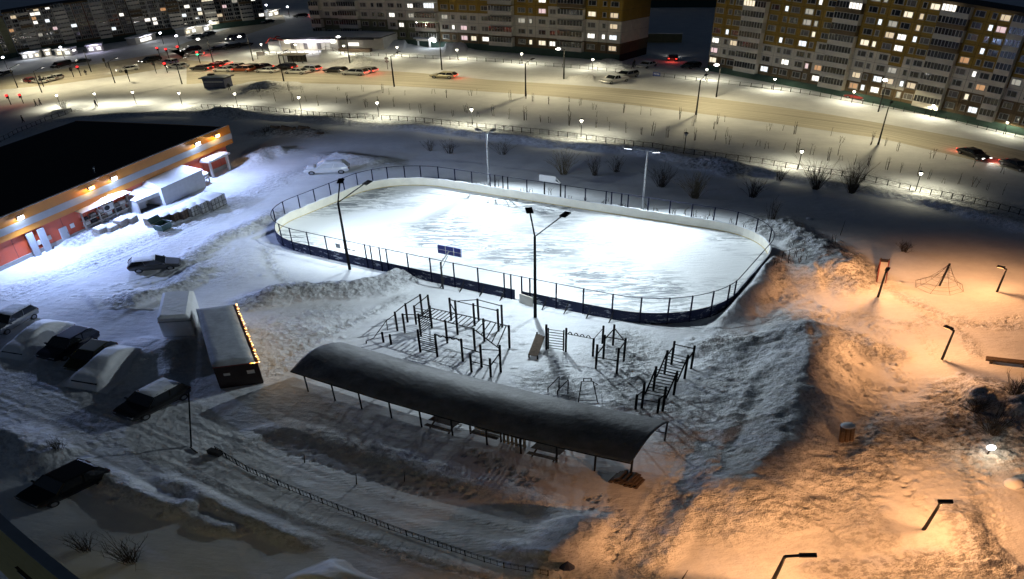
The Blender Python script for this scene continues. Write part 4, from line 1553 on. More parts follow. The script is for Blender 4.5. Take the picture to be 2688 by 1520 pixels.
# wrapped crates along the lane
row = [(428, 590, 1.5, 1.5, 1.25, 'cardboard'), (450, 583, 1.6, 1.5, 1.3, 'tent_dark'), (473, 577, 1.5, 1.5, 1.2, 'wood_dark'), (496, 571, 1.6, 1.6, 1.3, 'wood_dark'), (521, 563, 1.8, 1.8, 1.45, 'crate_mesh'), (549, 554, 2.0, 2.0, 1.6, 'crate_mesh'), (578, 545, 2.2, 2.3, 1.7, 'crate_mesh')]
desc = ['torn brown wrapped goods cage next to the green bin', 'dark wrapped goods cage with snow on top', 'brown junk filled goods cage in the crate row', 'dark brown goods cage in the middle of the crate row', 'grey wire goods cage under thick snow', 'large grey wire cage second from the lane end', 'largest grey wire cage at the lane end of the row']
for (px, py, w, d, h, m), ds in zip(row, desc):
    p = yard(px, py)
    o = thing('goods_cage', ds, 'goods cage', tuple(p + sy * d * .5), sang, group='goods cages in a row by the lane')
    MB().box((0, 0, h / 2), (w, d, h - .06)).build('load', m, o, bevel=.05)
    fr = MB()
    for z in (.08, h * .5, h):
        fr.bar((-w / 2, -d / 2 - .03, z), (w / 2, -d / 2 - .03, z), .025, 4).bar((w / 2 + .03, -d / 2, z), (w / 2 + .03, d / 2, z), .025, 4)
    for k in range(5):
        fr.bar((-w / 2 + w * k / 4, -d / 2 - .03, 0), (-w / 2 + w * k / 4, -d / 2 - .03, h), .022, 4)
    for k in range(4):
        fr.bar((w / 2 + .03, -d / 2 + d * k / 3, 0), (w / 2 + .03, -d / 2 + d * k / 3, h), .022, 4)
    fr.build('cage', 'dark_metal', o)
    sn = MB()
    vs, fs = [], []
    for j in range(6):
        for i in range(6):
            e = 0 if (i in (0, 5) or j in (0, 5)) else 1
            vs.append((lerp(-w / 2 - .05, w / 2 + .05, i / 5), lerp(-d / 2 - .05, d / 2 + .05, j / 5), h - .03 + e * random.uniform(.14, .34)))
    for j in range(5):
        for i in range(5):
            fs.append((j * 6 + i, j * 6 + i + 1, j * 6 + i + 7, j * 6 + i + 6))
    sn.add(vs, fs)
    sn.build('snow_cover', 'snow_soft', o, smooth=True)
b = yard(430, 603)
t = thing('waste_bin', 'dark green wheeled waste container with open lid beside the goods cages', 'waste container', tuple(b), sang)
w0, d0, w1, d1, hh = .6, .42, .78, .55, 1.1
wl = MB()
for s in (0, 1):
    k = .0 if s == 0 else .06
o_b = [(-w0, -d0, .15), (w0, -d0, .15), (w0, d0, .15), (-w0, d0, .15)]
o_t = [(-w1, -d1, hh), (w1, -d1, hh), (w1, d1, hh), (-w1, d1, hh)]
i_b = [(x * .92, y * .92, .25) for x, y, z in o_b]
i_t = [(x * .93, y * .92, hh) for x, y, z in o_t]
vs = o_b + o_t + i_t + i_b
fs = [(3, 2, 1, 0)] + [(i, (i + 1) % 4, 4 + (i + 1) % 4, 4 + i) for i in range(4)] + [(4 + i, 4 + (i + 1) % 4, 8 + (i + 1) % 4, 8 + i) for i in range(4)] + [(8 + i, 8 + (i + 1) % 4, 12 + (i + 1) % 4, 12 + i) for i in range(4)] + [(12, 13, 14, 15)]
wl.add(vs, fs)
wl.build('body', 'dumpster_green', t)
MB().line([o_t[0], o_t[1], o_t[2], o_t[3], o_t[0]], .03, 5).build('rim', 'grey_metal', t)
for x in (-.45, .45):
    for y in (-.3, .3):
        MB().disc((x, y, .09), .09, (1, 0, 0), .06, 10).build('wheel', 'rubber', t)
MB().hull([(-w1, d1, hh), (w1, d1, hh), (w1, d1 + .06, hh), (-w1, d1 + .06, hh)], [(-w1, d1 + .3, hh + .75), (w1, d1 + .3, hh + .75), (w1, d1 + .36, hh + .75), (-w1, d1 + .36, hh + .75)]).build('lid', 'dumpster_green', t)

# ------------------------------------------------------------------ panel apartment blocks
def proj(p):
    x, y, z = p[0], p[1], p[2] - H
    cp, sp = math.cos(PITCH), math.sin(PITCH)
    dz, dy = y * cp - z * sp, y * sp + z * cp
    c, q = math.cos(ROLL), math.sin(ROLL)
    dx, dy = c * x + q * dy, -q * x + c * dy
    lo, la = math.atan2(dx, dz), math.atan2(dy, math.hypot(dx, dz))
    return 1344 + 1344 * lo / LA, 760 - 1344 * (la - LO0) / LB


WINM = {}


def window_mesh(w, h, glass, panes):
    key = (round(w, 2), round(h, 2), glass, panes)
    if key in WINM:
        return WINM[key]
    mb = MB()
    f = .09
    for x in (-w / 2 + f / 2, w / 2 - f / 2):
        mb.box((x, -.05, h / 2), (f, .1, h), 0, 0)
    for z in (f / 2, h - f / 2):
        mb.box((0, -.05, z), (w - 2 * f, .1, f), 0, 0)
    for k in panes:
        mb.box((-w / 2 + w * k, -.045, h / 2), (.07, .08, h - 2 * f), 0, 0)
    mb.box((0, -.02, h / 2), (w - 2 * f, .03, h - 2 * f), 0, 1)
    mb.box((0, -.09, -.04), (w + .16, .22, .05), 0, 0)
    me = bpy.data.meshes.new('window')
    me.from_pydata(mb.v, [], mb.f)
    me.materials.append(M('win_frame'))
    me.materials.append(M(glass))
    me.polygons.foreach_set('material_index', mb.m)
    WINM[key] = (me, mb)
    return WINM[key]


def glass_pick(rng, lit):
    if rng.random() < lit:
        return 'lit%d' % rng.choice([0, 0, 1, 1, 1, 2, 2, 3, 3, 4, 5, 5, 6])
    return 'win_dark' if rng.random() < .72 else 'win_curtain'


def panel_block(name, label, A, B, floors, depth, pattern, colour, seed, lit=.25, base_h=.9, fh=2.85, group=None, detail=True, back=True):
    rng = random.Random(seed)
    A, B = Vector(A), Vector(B)
    d = (B - A)
    L = d.length
    t = thing(name, label, 'apartment block', tuple(A), math.atan2(d.y, d.x), group)
    Mx = wm(t)
    widths = {'W': 2.9, 'S': 1.9, 'N': 2.5, 'B': 6.0, 'b': 3.4}
    tot = sum(widths[c] for c in pattern)
    k = L / tot
    mats = ['panel_white', 'panel_grey', 'panel_ochre', 'panel_brown', 'panel_green', 'panel_red', 'seam', 'plinth_green']
    Ht = base_h + floors * fh
    core = MB().box((L / 2, depth / 2 + .03, Ht / 2), (L, depth, Ht), 0, 6)
    core.box((L / 2, depth / 2, Ht + .3), (L + .3, depth + .4, .6), 0, 3)
    core.build('wall_core', mats, t)
    pan = MB()
    pan.box((L / 2, -.02, base_h / 2), (L - .02, .08, base_h - .02), 0, 7)
    wins, bals = [], []
    x = 0
    for ci, c in enumerate(pattern):
        w = widths[c] * k
        for f in range(floors):
            z = base_h + f * fh
            mi = colour(f, ci, (x + w / 2) / L, c)
            pan.box((x + w / 2, -.015, z + fh / 2), (w - .07, .09, fh - .07), 0, mi)
            if c in 'Bb':
                bals.append((x + w / 2, z, w, mi, f))
            else:
                ww = {'W': 1.45, 'S': .7, 'N': 1.2}[c]
                wins.append((x + w / 2 + (.15 if ci % 2 else -.1), z + .85, ww, f))
        x += w
    # the gable end, panel by panel
    for sx_ in (0, 1):
        n = max(2, int(depth / 3.2))
        for j in range(n):
            for f in range(floors):
                z = base_h + f * fh
                mi = colour(f, 0 if sx_ == 0 else len(pattern) - 1, sx_, 'W')
                X = -.015 if sx_ == 0 else L + .015
                pan.box((X, (j + .5) * depth / n, z + fh / 2), (.09, depth / n - .07, fh - .07), 0, mi)
    pan.build('wall_panels', mats, t)

    def dist(v):
        q = Mx @ Vector((v[0], -.1, v[1]))
        u, w_ = proj(q)
        return (0 if -20 < u < 2710 and -20 < w_ < 1540 else 1, (q - Vector((0, 0, H))).length)
    wins.sort(key=dist)
    rest = MB()
    rmats, ridx = [], {}
    for i, (x, z, ww, f) in enumerate(wins):
        g = glass_pick(rng, lit * (1.25 if f < 3 else 1))
        me, mb = window_mesh(ww, 1.35, g, (.5,) if ww < 1.4 and ww > 1 else ((.38,) if ww > 1.4 else ()))
        if i < 96:
            o = bpy.data.objects.new('window', me)
            COL.objects.link(o)
            o.parent = t
            o.location = (x, -.06, z)
        else:
            for m in ('win_frame', g):
                if m not in ridx:
                    ridx[m] = len(rmats)
                    rmats.append(m)
            o0 = len(rest.v)
            rest.v += [(a + x, b - .06, c + z) for a, b, c in mb.v]
            rest.f += [tuple(q + o0 for q in fc) for fc in mb.f]
            rest.m += [ridx['win_frame'] if q == 0 else ridx[g] for q in mb.m]
    if rest.v:
        o = rest.build('windows', rmats, t)
        o['kind'] = 'stuff'
    bals.sort(key=dist)
    for (x, z, w, mi, f) in bals:
        bm_ = MB()
        w2 = w - .3
        bm_.box((x, -.5, z + .06), (w2, 1.0, .12), 0, 0)
        bm_.box((x, -.98, z + .6), (w2, .06, 1.0), 0, 1)
        for q in (-1, 1):
            bm_.box((x + q * (w2 / 2 - .03), -.5, z + 1.35), (.06, .94, 2.5), 0, 1)
        halves = 2 if w > 4 else 1
        for hv in range(halves):
            xa = x - w2 / 2 + w2 * hv / halves
            n = 4
            g = 3 if rng.random() < lit * .3 else 2
            bm_.box((xa + w2 / halves / 2, -.9, z + 1.83), (w2 / halves - .1, .03, 1.4), 0, g)
            for q in range(n + 1):
                bm_.box((xa + w2 / halves * q / n, -.94, z + 1.83), (.07, .05, 1.45), 0, 4)
            bm_.box((xa + w2 / halves / 2, -.94, z + 1.13), (w2 / halves, .05, .08), 0, 4)
        par = ['panel_white', 'panel_grey', 'panel_brown'][0 if f < 4 else rng.choice([0, 1, 2])]
        bm_.build('balcony', ['panel_grey', par, 'win_dark', 'lit%d' % rng.choice([0, 1, 2, 3, 5]), 'win_frame'], t)
    MB().box((L / 2, depth / 2, Ht + .66), (L - .4, depth - .4, .12)).build('roof', 'roof_dark', t)
    return t, L, Ht


def mid_col(f, ci, x, c):
    if x < .44:
        lim = 2 if x > .12 else 2
        if f < 2 and not (x > .25 and f == 1 and ci % 7 in (0, 5)):
            return 4
        return 0
    if f == 0:
        return 3
    step = 3 if x < .74 else (3 if ci % 5 else 4)
    if f < step:
        return 0
    return 2


def right_col(f, ci, x, c):
    if f == 0 or (f == 1 and x > .28 and ci % 5 in (2, 3)) or (x > .55 and f < 2):
        return 3
    if f < (3 if x < .3 else 4 if ci % 7 else 3):
        return 0
    return 2


def left_col(f, ci, x, c):
    return [0, 1, 1, 5, 1, 3][(ci // 3) % 6] if f else 3


mR = G(1625, 163)
mL = mR - Vector((math.cos(-.555), math.sin(-.555), 0)) * 66
mid, mlen, mh = panel_block('apartment_block', 'long nine storey panel block behind the road with white, green and ochre panels', mL, mR, 9, 11, 'bNWBWSWWNWBWSWNWBWSWNBWSW', mid_col, 11, .24, base_h=2.0, fh=2.95)
rA = G(1856, 186)
rB = G(2690, 357)
rdir = (rB - rA).normalized()
rB = rA + rdir * 66
rblk, rlen, rh = panel_block('apartment_block', 'ochre and white panel block filling the upper right behind the street', rA, rB, 9, 11, 'WSWBWSWWSWBWSWWSWBWSWbWSWBWSW', right_col, 23, .27, base_h=1.6, fh=2.53)
lA = G(52, 148)
lB = G(700, 62)
lblk, llen, lh = panel_block('apartment_block', 'long dim grey and brown block beyond the left street junction', lA, lB, 9, 12, 'NWBNWNNBWNNWBNWNNBWNNWBNWNNBWNNWBNW', left_col, 5, .13, base_h=2.2, fh=1.65, detail=False)
fA, fB = G(1600, 22), G(2120, 22)
fblk, fl_, fh_ = panel_block('apartment_block', 'far unlit block seen through the gap between the two panel blocks', fA, fB, 9, 12, 'WNWNWNWNWNWNWNWN', lambda f, ci, x, c: 3, 31, .1, base_h=3, fh=3.0)
gA, gB = G(-60, 172), G(50, 150)
panel_block('apartment_block', 'dark windowless gable block at the upper left photo edge', gA, gB, 8, 10, 'NN', lambda f, ci, x, c: 4, 37, .0, base_h=2, fh=1.75)
zA, zB = G(640, -2), G(860, -8)
panel_block('apartment_block', 'dim distant block behind the shops between the left and middle blocks', zA, zB, 6, 10, 'NWNWNWNWNW', lambda f, ci, x, c: 1, 41, .3, base_h=3, fh=3.2)


def entrance(blk, px0, px1, label, lamps):
    """porch with a slab roof on the front of a block"""
    a, b = G(*px0), G(*px1)
    d = (b - a)
    w = d.length
    t = thing('entrance_porch', label, 'entrance porch', tuple(a), math.atan2(d.y, d.x))
    for x in (.1, w - .1):
        MB().box((x, 0, 1.35), (.25, .25, 2.7)).build('column', 'white_paint', t)
    MB().box((w / 2, .6, 2.85), (w + .8, 2.6, .3)).hull([(-.4, -.7, 3.0), (w + .4, -.7, 3.0), (w + .4, 1.9, 3.0), (-.4, 1.9, 3.0)], [(-.2, -.5, 3.2), (w + .2, -.5, 3.2), (w + .2, 1.9, 3.2), (-.2, 1.9, 3.2)]).build('roof', 'snow_soft', t)
    MB().box((w / 2, 1.7, 1.1), (1.3, .1, 2.1)).build('door', 'sign_white', t)
    for x, y, z, s in lamps:
        L = MB().sphere((x, y, z), .22, 10, 6).build('porch_lamp', 'em_cool', t)
        point(t, (x, y - .45, z), s, (.9, .97, 1), .15)
    return t


entrance(mid, (1098, 124), (1130, 127), 'lit entrance porch with white slab roof on the middle block', [(1.5, 1.2, 6.6, W_ENTR * 1.2), (4.4, -.2, 2.2, 260)])
entrance(rblk, (2462, 281), (2497, 289), 'lit entrance porch with white slab roof on the right block', [(4.6, .2, 5.6, W_ENTR * .8)])

# ------------------------------------------------------------------ shop pavilion with the lit strip
ka, kb_ = G(735, 133), G(1000, 134)
kd = (kb_ - ka).normalized()
kl = (kb_ - ka).length
t = thing('shop_pavilion', 'low shop pavilion with a glowing white strip and red gable frame', 'shop building', tuple(ka), math.atan2(kd.y, kd.x))
MB().box((kl * .3, 4.5, 1.75), (kl * .6, 9, 3.5)).build('wall', 'panel_white', t)
MB().box((kl * .81, 4.5, 1.9), (kl * .4, 7, 3.8)).build('wing_wall', 'panel_grey', t)
MB().box((kl * .5, 4.5, 3.9), (kl + .4, 9.6, .35)).build('roof', 'tent_dark', t)
MB().box((kl * .5, 4.6, 4.12), (kl, 9.2, .1)).build('roof_snow', 'snow_soft', t)
MB().box((kl * .33, -.25, 3.05), (kl * .42, .3, .55)).build('light_strip', 'em_strip', t)
for x in (kl * .1, kl * .56):
    s = MB().box((x, -.3, 2.9), (.7, .3, .7)).build('lantern', 'em_white', t)
MB().box((kl * .77, -.25, 3.7), (kl * .36, .3, .6)).build('sign_band', 'tent_dark', t)
for k in range(9):
    MB().box((kl * (.14 + .045 * k), -.04, 1.4), (kl * .036, .06, 1.9)).build('shop_window', 'lit5' if k % 3 else 'win_curtain', t)
MB().box((kl * .75, -.04, 2.0), (kl * .1, .08, 1.0)).build('wing_window', 'lit1', t)
g = MB()
g.line([(-2.2, -1.0, 2.6), (-1.0, -1.0, 4.3), (kl * .08, -1.0, 3.5)], .16, 6)
g.line([(-2.2, 1.5, 2.6), (-1.0, 1.5, 4.3), (kl * .08, 1.5, 3.5)], .16, 6)
g.build('gable_frame', 'red_paint', t)
MB().box((-.9, 1.2, 1.5), (2.6, 3.0, 3.0)).build('vestibule', 'tent_grey', t)
point(t, (kl * .33, -1.2, 2.9), 420, (.82, .8, 1), .5)
# wooden steps and snow fence of the wing
MB().box((kl * .78, -1.0, .5), (kl * .3, 1.2, 1.0)).build('terrace', 'wood_dark', t)
# garages behind the gap
a, b = G(1676, 112), G(1730, 112)
t = thing('garage', 'long grey garage wall behind the driveway between the blocks', 'garage', tuple(a), math.atan2((b - a).y, (b - a).x))
MB().box((4, 2.5, 1.4), (9, 5, 2.8)).build('wall', 'panel_green', t)
MB().box((4, 2.5, 2.95), (9.4, 5.4, .3)).build('roof_snow', 'snow_soft', t)

# street level shops under the left block
SHOPS = [((60, 158), (108, 152), 3), ((120, 150), (138, 147), 1), ((148, 149), (190, 146), 2), ((232, 139), (272, 134), 2), ((360, 118), (412, 104), 1), ((488, 94), (520, 86), 2), ((535, 86), (572, 74), 2), ((585, 74), (612, 68), 2), ((662, 52), (700, 47), 2), ((705, 47), (735, 40), 2)]
for i, (p0, p1, n) in enumerate(SHOPS):
    a, b = G(*p0), G(*p1)
    d = b - a
    w = d.length
    t = thing('corner_shop', 'small lit shop, %s from the left at the foot of the long dim block' % ORD[i], 'shop', tuple(a), math.atan2(d.y, d.x), group='lit shops under the left block')
    MB().box((w / 2, 1.4, 1.3), (w, 2.6, 2.6)).build('body', 'panel_grey', t)
    MB().box((w / 2, 1.2, 2.75), (w + .4, 3.2, .3)).build('canopy', 'snow_soft', t)
    for k in range(n):
        MB().box((w * (k + .5) / n, .08, 1.2), (w / n * .55, .06, 1.2)).build('shop_window', ['lit2', 'lit1', 'lit0'][(i + k) % 3], t)
    MB().box((w / 2, -.02, 2.42), (w * .6, .06, .2)).build('sign_panel', ['em_strip', 'lit1', 'em_strip', 'lit0'][i % 4], t)
    point(t, (w / 2, -1.3, 2.6), [200, 80, 130, 190, 70, 150, 150, 150, 150, 150][i], [(.85, .9, 1), (1, .92, .75), (1, .95, .8), (.72, .66, 1)][i % 4], .4)
# free standing bright lamps among the shops
for i, (px, py) in enumerate(((20, 167), (170, 140), (560, 72), (608, 46), (704, 24), (760, 30), (472, 112), (430, 103))):
    b = G(px, py + 14)
    t = thing('shop_lamp', 'bright white lamp on a short mast, %s from the left before the shops' % ORD[i], 'street lamp', tuple(b), 0, 'white lamps before the far shops')
    MB().bar((0, 0, 0), (0, 0, 4.2), .06).build('pole', 'dark_metal', t)
    MB().sphere((0, 0, 4.3), .3, 10, 6).build('lamp_head', 'em_cool', t)
    point(t, (0, -.5, 4.2), 170, (1, .97, .85), .2)

# ------------------------------------------------------------------ street lamps
def street_lamp(base, h, label, arm, lit_face=False, watts=None):
    b = on(*base)
    t = thing('street_lamp', label, 'street lamp', tuple(b), 0, 'tall lamps along the main road')
    a = Vector(arm)
    MB().bar((0, 0, -.2), (0, 0, h), .12, 8, r2=.07).build('pole', 'dark_metal', t)
    e = a * 1.6 + Vector((0, 0, h + .55))
    MB().bar((0, 0, h - .05), e, .045, 6).build('arm', 'dark_metal', t)
    ang = math.atan2(a.y, a.x)
    hd = MB().box(e + a * .3, (.75, .32, .14), ang, tilt=Matrix.Rotation(-.15, 3, 'Y')).build('lamp_head', 'dark_metal', t)
    le = MB().box(e + a * .3 + Vector((0, 0, -.085)), (.6, .26, .02), ang, tilt=Matrix.Rotation(-.15, 3, 'Y'))
    if lit_face:
        le.sphere(e + a * .34 + Vector((0, 0, -.12)), .36, 10, 6, 0, .7)
    le.build('lens', 'em_white', hd)
    spot(t, e + a * .4 + Vector((0, 0, -.42)), e + a * .4 + Vector((0, 0, -6)), (watts or W_STREET), (1, .85, .5), math.radians(152), .5, .2, wing=1.1)


toroad = Vector((-VV.x, -VV.y, 0))
NEAR_L = [((47, 231), 'far left edge'), ((110, 243), 'left junction beside the queue of white cars'), ((302, 218), 'left junction mouth'), ((478, 221), 'road bend left of the dark booth'), ((746, 218), 'dirty snow heap'), ((1035, 228), 'saplings'), ((1380, 253), 'road opposite the pickup'), ((1827, 302), 'road with a long shadow'), ((2305, 380), 'road near two dark cars')]
for i, (b, w) in enumerate(NEAR_L):
    d = _road_mid[min(len(_road_mid) - 1, 0)] if i < 4 else None
    street_lamp(b, 7.2 if i > 3 else 6.2, 'tall dark street lamp on the near roadside, %s from the left' % ORD[i], VV if i > 3 else Vector((.6, .8, 0)), watts=W_STREET)
FAR_L = [(665, 163), (919, 169), (1160, 184), (1480, 209), (1880, 255), (2305, 294), (560, 165), (240, 190)]
for i, b in enumerate(sorted(FAR_L)):
    street_lamp(b, 7.2 if b[0] != 1160 else 8, 'street lamp with glowing head beyond the road, %s from the left' % ORD[i], -VV if b[0] > 600 else Vector((-.6, -.8, 0)), True, W_STREET_FAR)


def path_lamp(base, label, on_=True, watts=W_PATH, h=2.75, grp='lantern lamps along the near path'):
    b = on(*base)
    t = thing('path_lamp', label, 'path lamp', tuple(b), random.uniform(0, 6), grp)
    MB().bar((0, 0, -.3), (0, 0, h), .055, 8, r2=.04).build('pole', 'dark_metal', t)
    ln = MB()
    n = 8
    ring0 = [(.10 * math.cos(2 * PI * i / n), .10 * math.sin(2 * PI * i / n), h) for i in range(n)]
    ring1 = [(.21 * math.cos(2 * PI * i / n), .21 * math.sin(2 * PI * i / n), h + .42) for i in range(n)]
    ln.hull(ring0, ring1)
    ln.build('lantern', 'em_globe' if on_ else 'lens_clear', t)
    cp = MB()
    ring2 = [(.3 * math.cos(2 * PI * i / n), .3 * math.sin(2 * PI * i / n), h + .43) for i in range(n)]
    cp.hull(ring2, [(x * .25, y * .25, h + .62) for x, y, z in ring2])
    cp.build('cap', 'dark_metal', t)
    if on_:
        spot(t, (.16, 0, h - .05), (.16, 0, 0), watts, (1, .93, .66), math.radians(154 if h > 2.5 else 164), .5, .1, wing=.7)
    return t


for i, b in enumerate([(160, 281), (258, 277), (358, 274), (479, 277), (624, 280), (791, 291), (995, 309), (1240, 328), (1525, 360), (1796, 397), (2095, 443), (2403, 502)]):
    path_lamp(b, ('lit lantern on the near path, %s from the left' if i != 9 else 'unlit dark lantern on the near path, %s from the left') % ORD[i], i != 9)
for i, b in enumerate([(690, 138), (779, 140), (906, 144), (1045, 149), (1201, 156), (1370, 167), (1555, 184), (1852, 211), (2029, 237), (2235, 270), (2441, 307), (2633, 353)]):
    path_lamp(b, 'small lit lantern on the far pavement below the blocks, %s from the left' % ORD[i], True, W_FARPATH, 2.4, 'lantern lamps along the far pavement')


def railing(name, label, pts, h, step, m='dark_metal', rails=(1.0, .12), r=.022, bal=None):
    t = thing(name, label, 'railing', tuple(pts[0]), world=True)
    L = sum((b - a).length for a, b in zip(pts[:-1], pts[1:]))
    P = []
    for a, b in zip(pts[:-1], pts[1:]):
        n = max(1, round((b - a).length / step))
        P += [a.lerp(b, i / n) for i in range(n)]
    P.append(pts[-1])
    P = [Vector((p.x, p.y, hz(p.x, p.y))) for p in P]
    ps = MB()
    for q in rails:
        rl = MB()
        for a, b in zip(P[:-1], P[1:]):
            rl.bar(a + Vector((0, 0, h * q)), b + Vector((0, 0, h * q)), r, 4)
        rl.build('rail', m, t)
    for a, b in zip(P[:-1], P[1:]):
        if bal:
            for k in range(1, bal):
                c = a.lerp(b, k / bal)
                ps.bar(c + Vector((0, 0, h * .1)), c + Vector((0, 0, h)), r * .6, 4)
    for i, p in enumerate(P):
        mb = MB().bar(p - Vector((0, 0, .2)), p + Vector((0, 0, h)), r * 1.5, 4)
        if i < 99:
            mb.build('post', m, t)
        else:
            ps.add(mb.v, mb.f)
    if ps.v:
        o = ps.build('balusters', m, t)
        o['kind'] = 'stuff'
    return t


railing('path_railing', 'dark low railing along the lit path behind the rink', _fence, .95, 1.15, rails=(1.0, .15), r=.035)
FARF = [(690, 142), (820, 143), (1035, 150), (1158, 156), (1300, 163), (1476, 177), (1640, 193)]
railing('pavement_railing', 'light railing along the far pavement left of the driveway', [G(*p) for p in FARF], .95, 1.6, rails=(1, .15), r=.035)
railing('pavement_railing', 'light railing along the far pavement right of the driveway', [G(*p) for p in [(1715, 200), (1827, 213), (2000, 232), (2125, 249), (2263, 273), (2455, 307), (2565, 335), (2688, 365)]], .95, 1.6, rails=(1, .15), r=.035)
LOWF = C(650, 1120, 3.64, (-290, 250), (0, 425), (400, 605), (720, 735), (1020, 850), (1350, 980), (1700, 1105), (2080, 1235), (2450, 1355), (2870, 1450))
railing('garden_railing', 'black low railing along the dark verge below the shelter', [G(*p) for p in LOWF], .85, .75, 'post_black', (1, .8, .12), .018, 3)
railing('path_railing', 'short dark railing at the left photo edge beside the footpath', [G(*p) for p in ((0, 372), (60, 345), (120, 318), (190, 296))], .95, 1.3, r=.035)

# ------------------------------------------------------------------ cars
PAINT = {}


def paint(col):
    k = 'paint_%d_%d_%d' % tuple(int(c * 100) for c in col)
    if k not in MATS:
        mat(k, col, .28, .25, vary=.08, vscale=2, spec=.6)
    return k


KINDS = {'sedan': (4.6, 1.78, 1.45, .92, (-1.75, 1.0), (-1.1, .25)), 'hatch': (4.1, 1.74, 1.5, .94, (-2.0, .95), (-1.55, .2)),
         'suv': (4.6, 1.86, 1.72, 1.05, (-2.2, 1.0), (-1.85, .25)), 'van': (4.9, 1.9, 1.95, 1.08, (-2.4, 1.7), (-2.3, .9)), 'pickup': (5.0, 1.85, 1.75, 1.05, (-.5, 1.1), (-.35, .5))}


def car(label, rear, front, kind, col, snow=0, lights='', group=None, name='parked_car', z=None, glass='glass_dark'):
    L, W, Hc, belt, cb, cr = KINDS[kind]
    a, b = G(*rear), G(*front)
    d = b - a
    c = (a + b) / 2
    t = thing(name, label, 'car', (c.x, c.y, (hz(c.x, c.y) if z is None else z) + (.04 if lights else 0)), math.atan2(d.y, d.x), group)
    pm = paint(col)
    hl = L / 2
    fr = belt - .1 if kind != 'van' else belt - .05
    secs = [(-hl, .48, belt - .22, W * .40), (-hl + .08, .34, belt - .06, W * .46), (-hl + .75, .24, belt, W * .5), (cb[1], .24, belt, W * .5), (hl - .45, .26, fr - .06, W * .48), (hl - .1, .34, fr - .16, W * .44), (hl, .44, fr - .28, W * .38)]
    mb = MB()
    rings = []
    for x, z0, z1, w in secs:
        rings.append([(x, -w * .92, z0), (x, -w, z0 + (z1 - z0) * .35), (x, -w, z0 + (z1 - z0) * .75), (x, -w * .9, z1), (x, w * .9, z1), (x, w, z0 + (z1 - z0) * .75), (x, w, z0 + (z1 - z0) * .35), (x, w * .92, z0)])
    vs = [v for r in rings for v in r]
    fs = [tuple(range(7, -1, -1)), tuple(range(len(vs) - 8, len(vs)))]
    for i in range(len(rings) - 1):
        for k in range(8):
            fs.append((i * 8 + k, i * 8 + (k + 1) % 8, (i + 1) * 8 + (k + 1) % 8, (i + 1) * 8 + k))
    mb.add(vs, fs)
    body = mb.build('body', pm, t, bevel=.03)
    wb, wr = W * .46, W * .38
    base = [(cb[0], -wb, belt - .02), (cb[1], -wb, belt - .02), (cb[1], wb, belt - .02), (cb[0], wb, belt - .02)]
    top = [(cr[0], -wr, Hc - .05), (cr[1], -wr, Hc - .05), (cr[1], wr, Hc - .05), (cr[0], wr, Hc - .05)]
    MB().hull(base, top).build('windows', glass, t)
    rf = MB()
    rf.hull(top, [(cr[0] + .1, -wr + .1, Hc), (cr[1] - .1, -wr + .1, Hc), (cr[1] - .1, wr - .1, Hc), (cr[0] + .1, wr - .1, Hc)])
    for i in range(4):
        rf.bar(base[i], top[i], .045, 5)
    for s in (-1, 1):
        rf.bar(((cb[0] + cb[1]) / 2 - .1, s * wb, belt), ((cr[0] + cr[1]) / 2 - .1, s * wr, Hc - .04), .04, 4)
    rf.build('roof', pm, t)
    for x in (-hl + .82, hl - .85):
        for s in (-1, 1):
            w = MB().disc((x, s * (W / 2 - .1), .32), .33, (0, 1, 0), .22, 16).build('wheel', 'rubber', t)
            MB().disc((x, s * (W / 2 + .015), .32), .2, (0, 1, 0), .02, 10).build('rim', 'rim', w)
    for s in (-1, 1):
        MB().box((hl - .1, s * W * .33, fr - .27), (.16, .36, .15)).build('headlight', 'em_head' if 'h' in lights else 'lens_clear', t)
        MB().box((-hl + .06, s * W * .36, belt - .2), (.14, .3, .2)).build('taillight', 'em_tail' if 't' in lights else 'lens_dull', t)
        MB().box((cb[1] - .15, s * (W / 2 + .09), belt + .05), (.12, .18, .13)).build('mirror', pm, t)
    if 't' in lights:
        point(t, (-hl - .5, 0, .75), 38, (1, .08, .05), .15)
    if 'h' in lights:
        spot(t, (hl + .15, 0, .6), (hl + 6, 0, 0), 180, (1, .95, .85), math.radians(110), .8, .1)
    if snow:
        sn = MB()
        nx, ny = 10, 6
        vs, fs = [], []

        def sheet(x0, x1, y0, zf, th):
            o = len(vs)
            for j in range(ny + 1):
                for i in range(nx + 1):
                    e = 0 if (i in (0, nx) or j in (0, ny)) else 1
                    x, y = lerp(x0, x1, i / nx), lerp(-y0, y0, j / ny)
                    vs.append((x, y, zf(x) + e * (th + .02 * math.sin(i * 2.1 + j * 1.3))))
            for j in range(ny):
                for i in range(nx):
                    k = o + j * (nx + 1) + i
                    fs.append((k, k + 1, k + nx + 2, k + nx + 1))
        sheet(cr[0] - .03, cr[1] + .03, wr, lambda x: Hc - .03, .05 + .12 * snow)
        if snow > .3:
            sheet(cb[1] + .1, hl - .35, W * .42, lambda x: belt - .02 - .07 * (x - cb[1]) / (hl - cb[1]), .05 + .1 * snow)
            if kind in ('sedan', 'pickup'):
                sheet(-hl + .15, cb[0] - .1, W * .42, lambda x: belt - .02, .05 + .1 * snow)
        sn.add(vs, fs)
        sn.build('snow_cover', 'snow_soft', t, smooth=True)
    return t


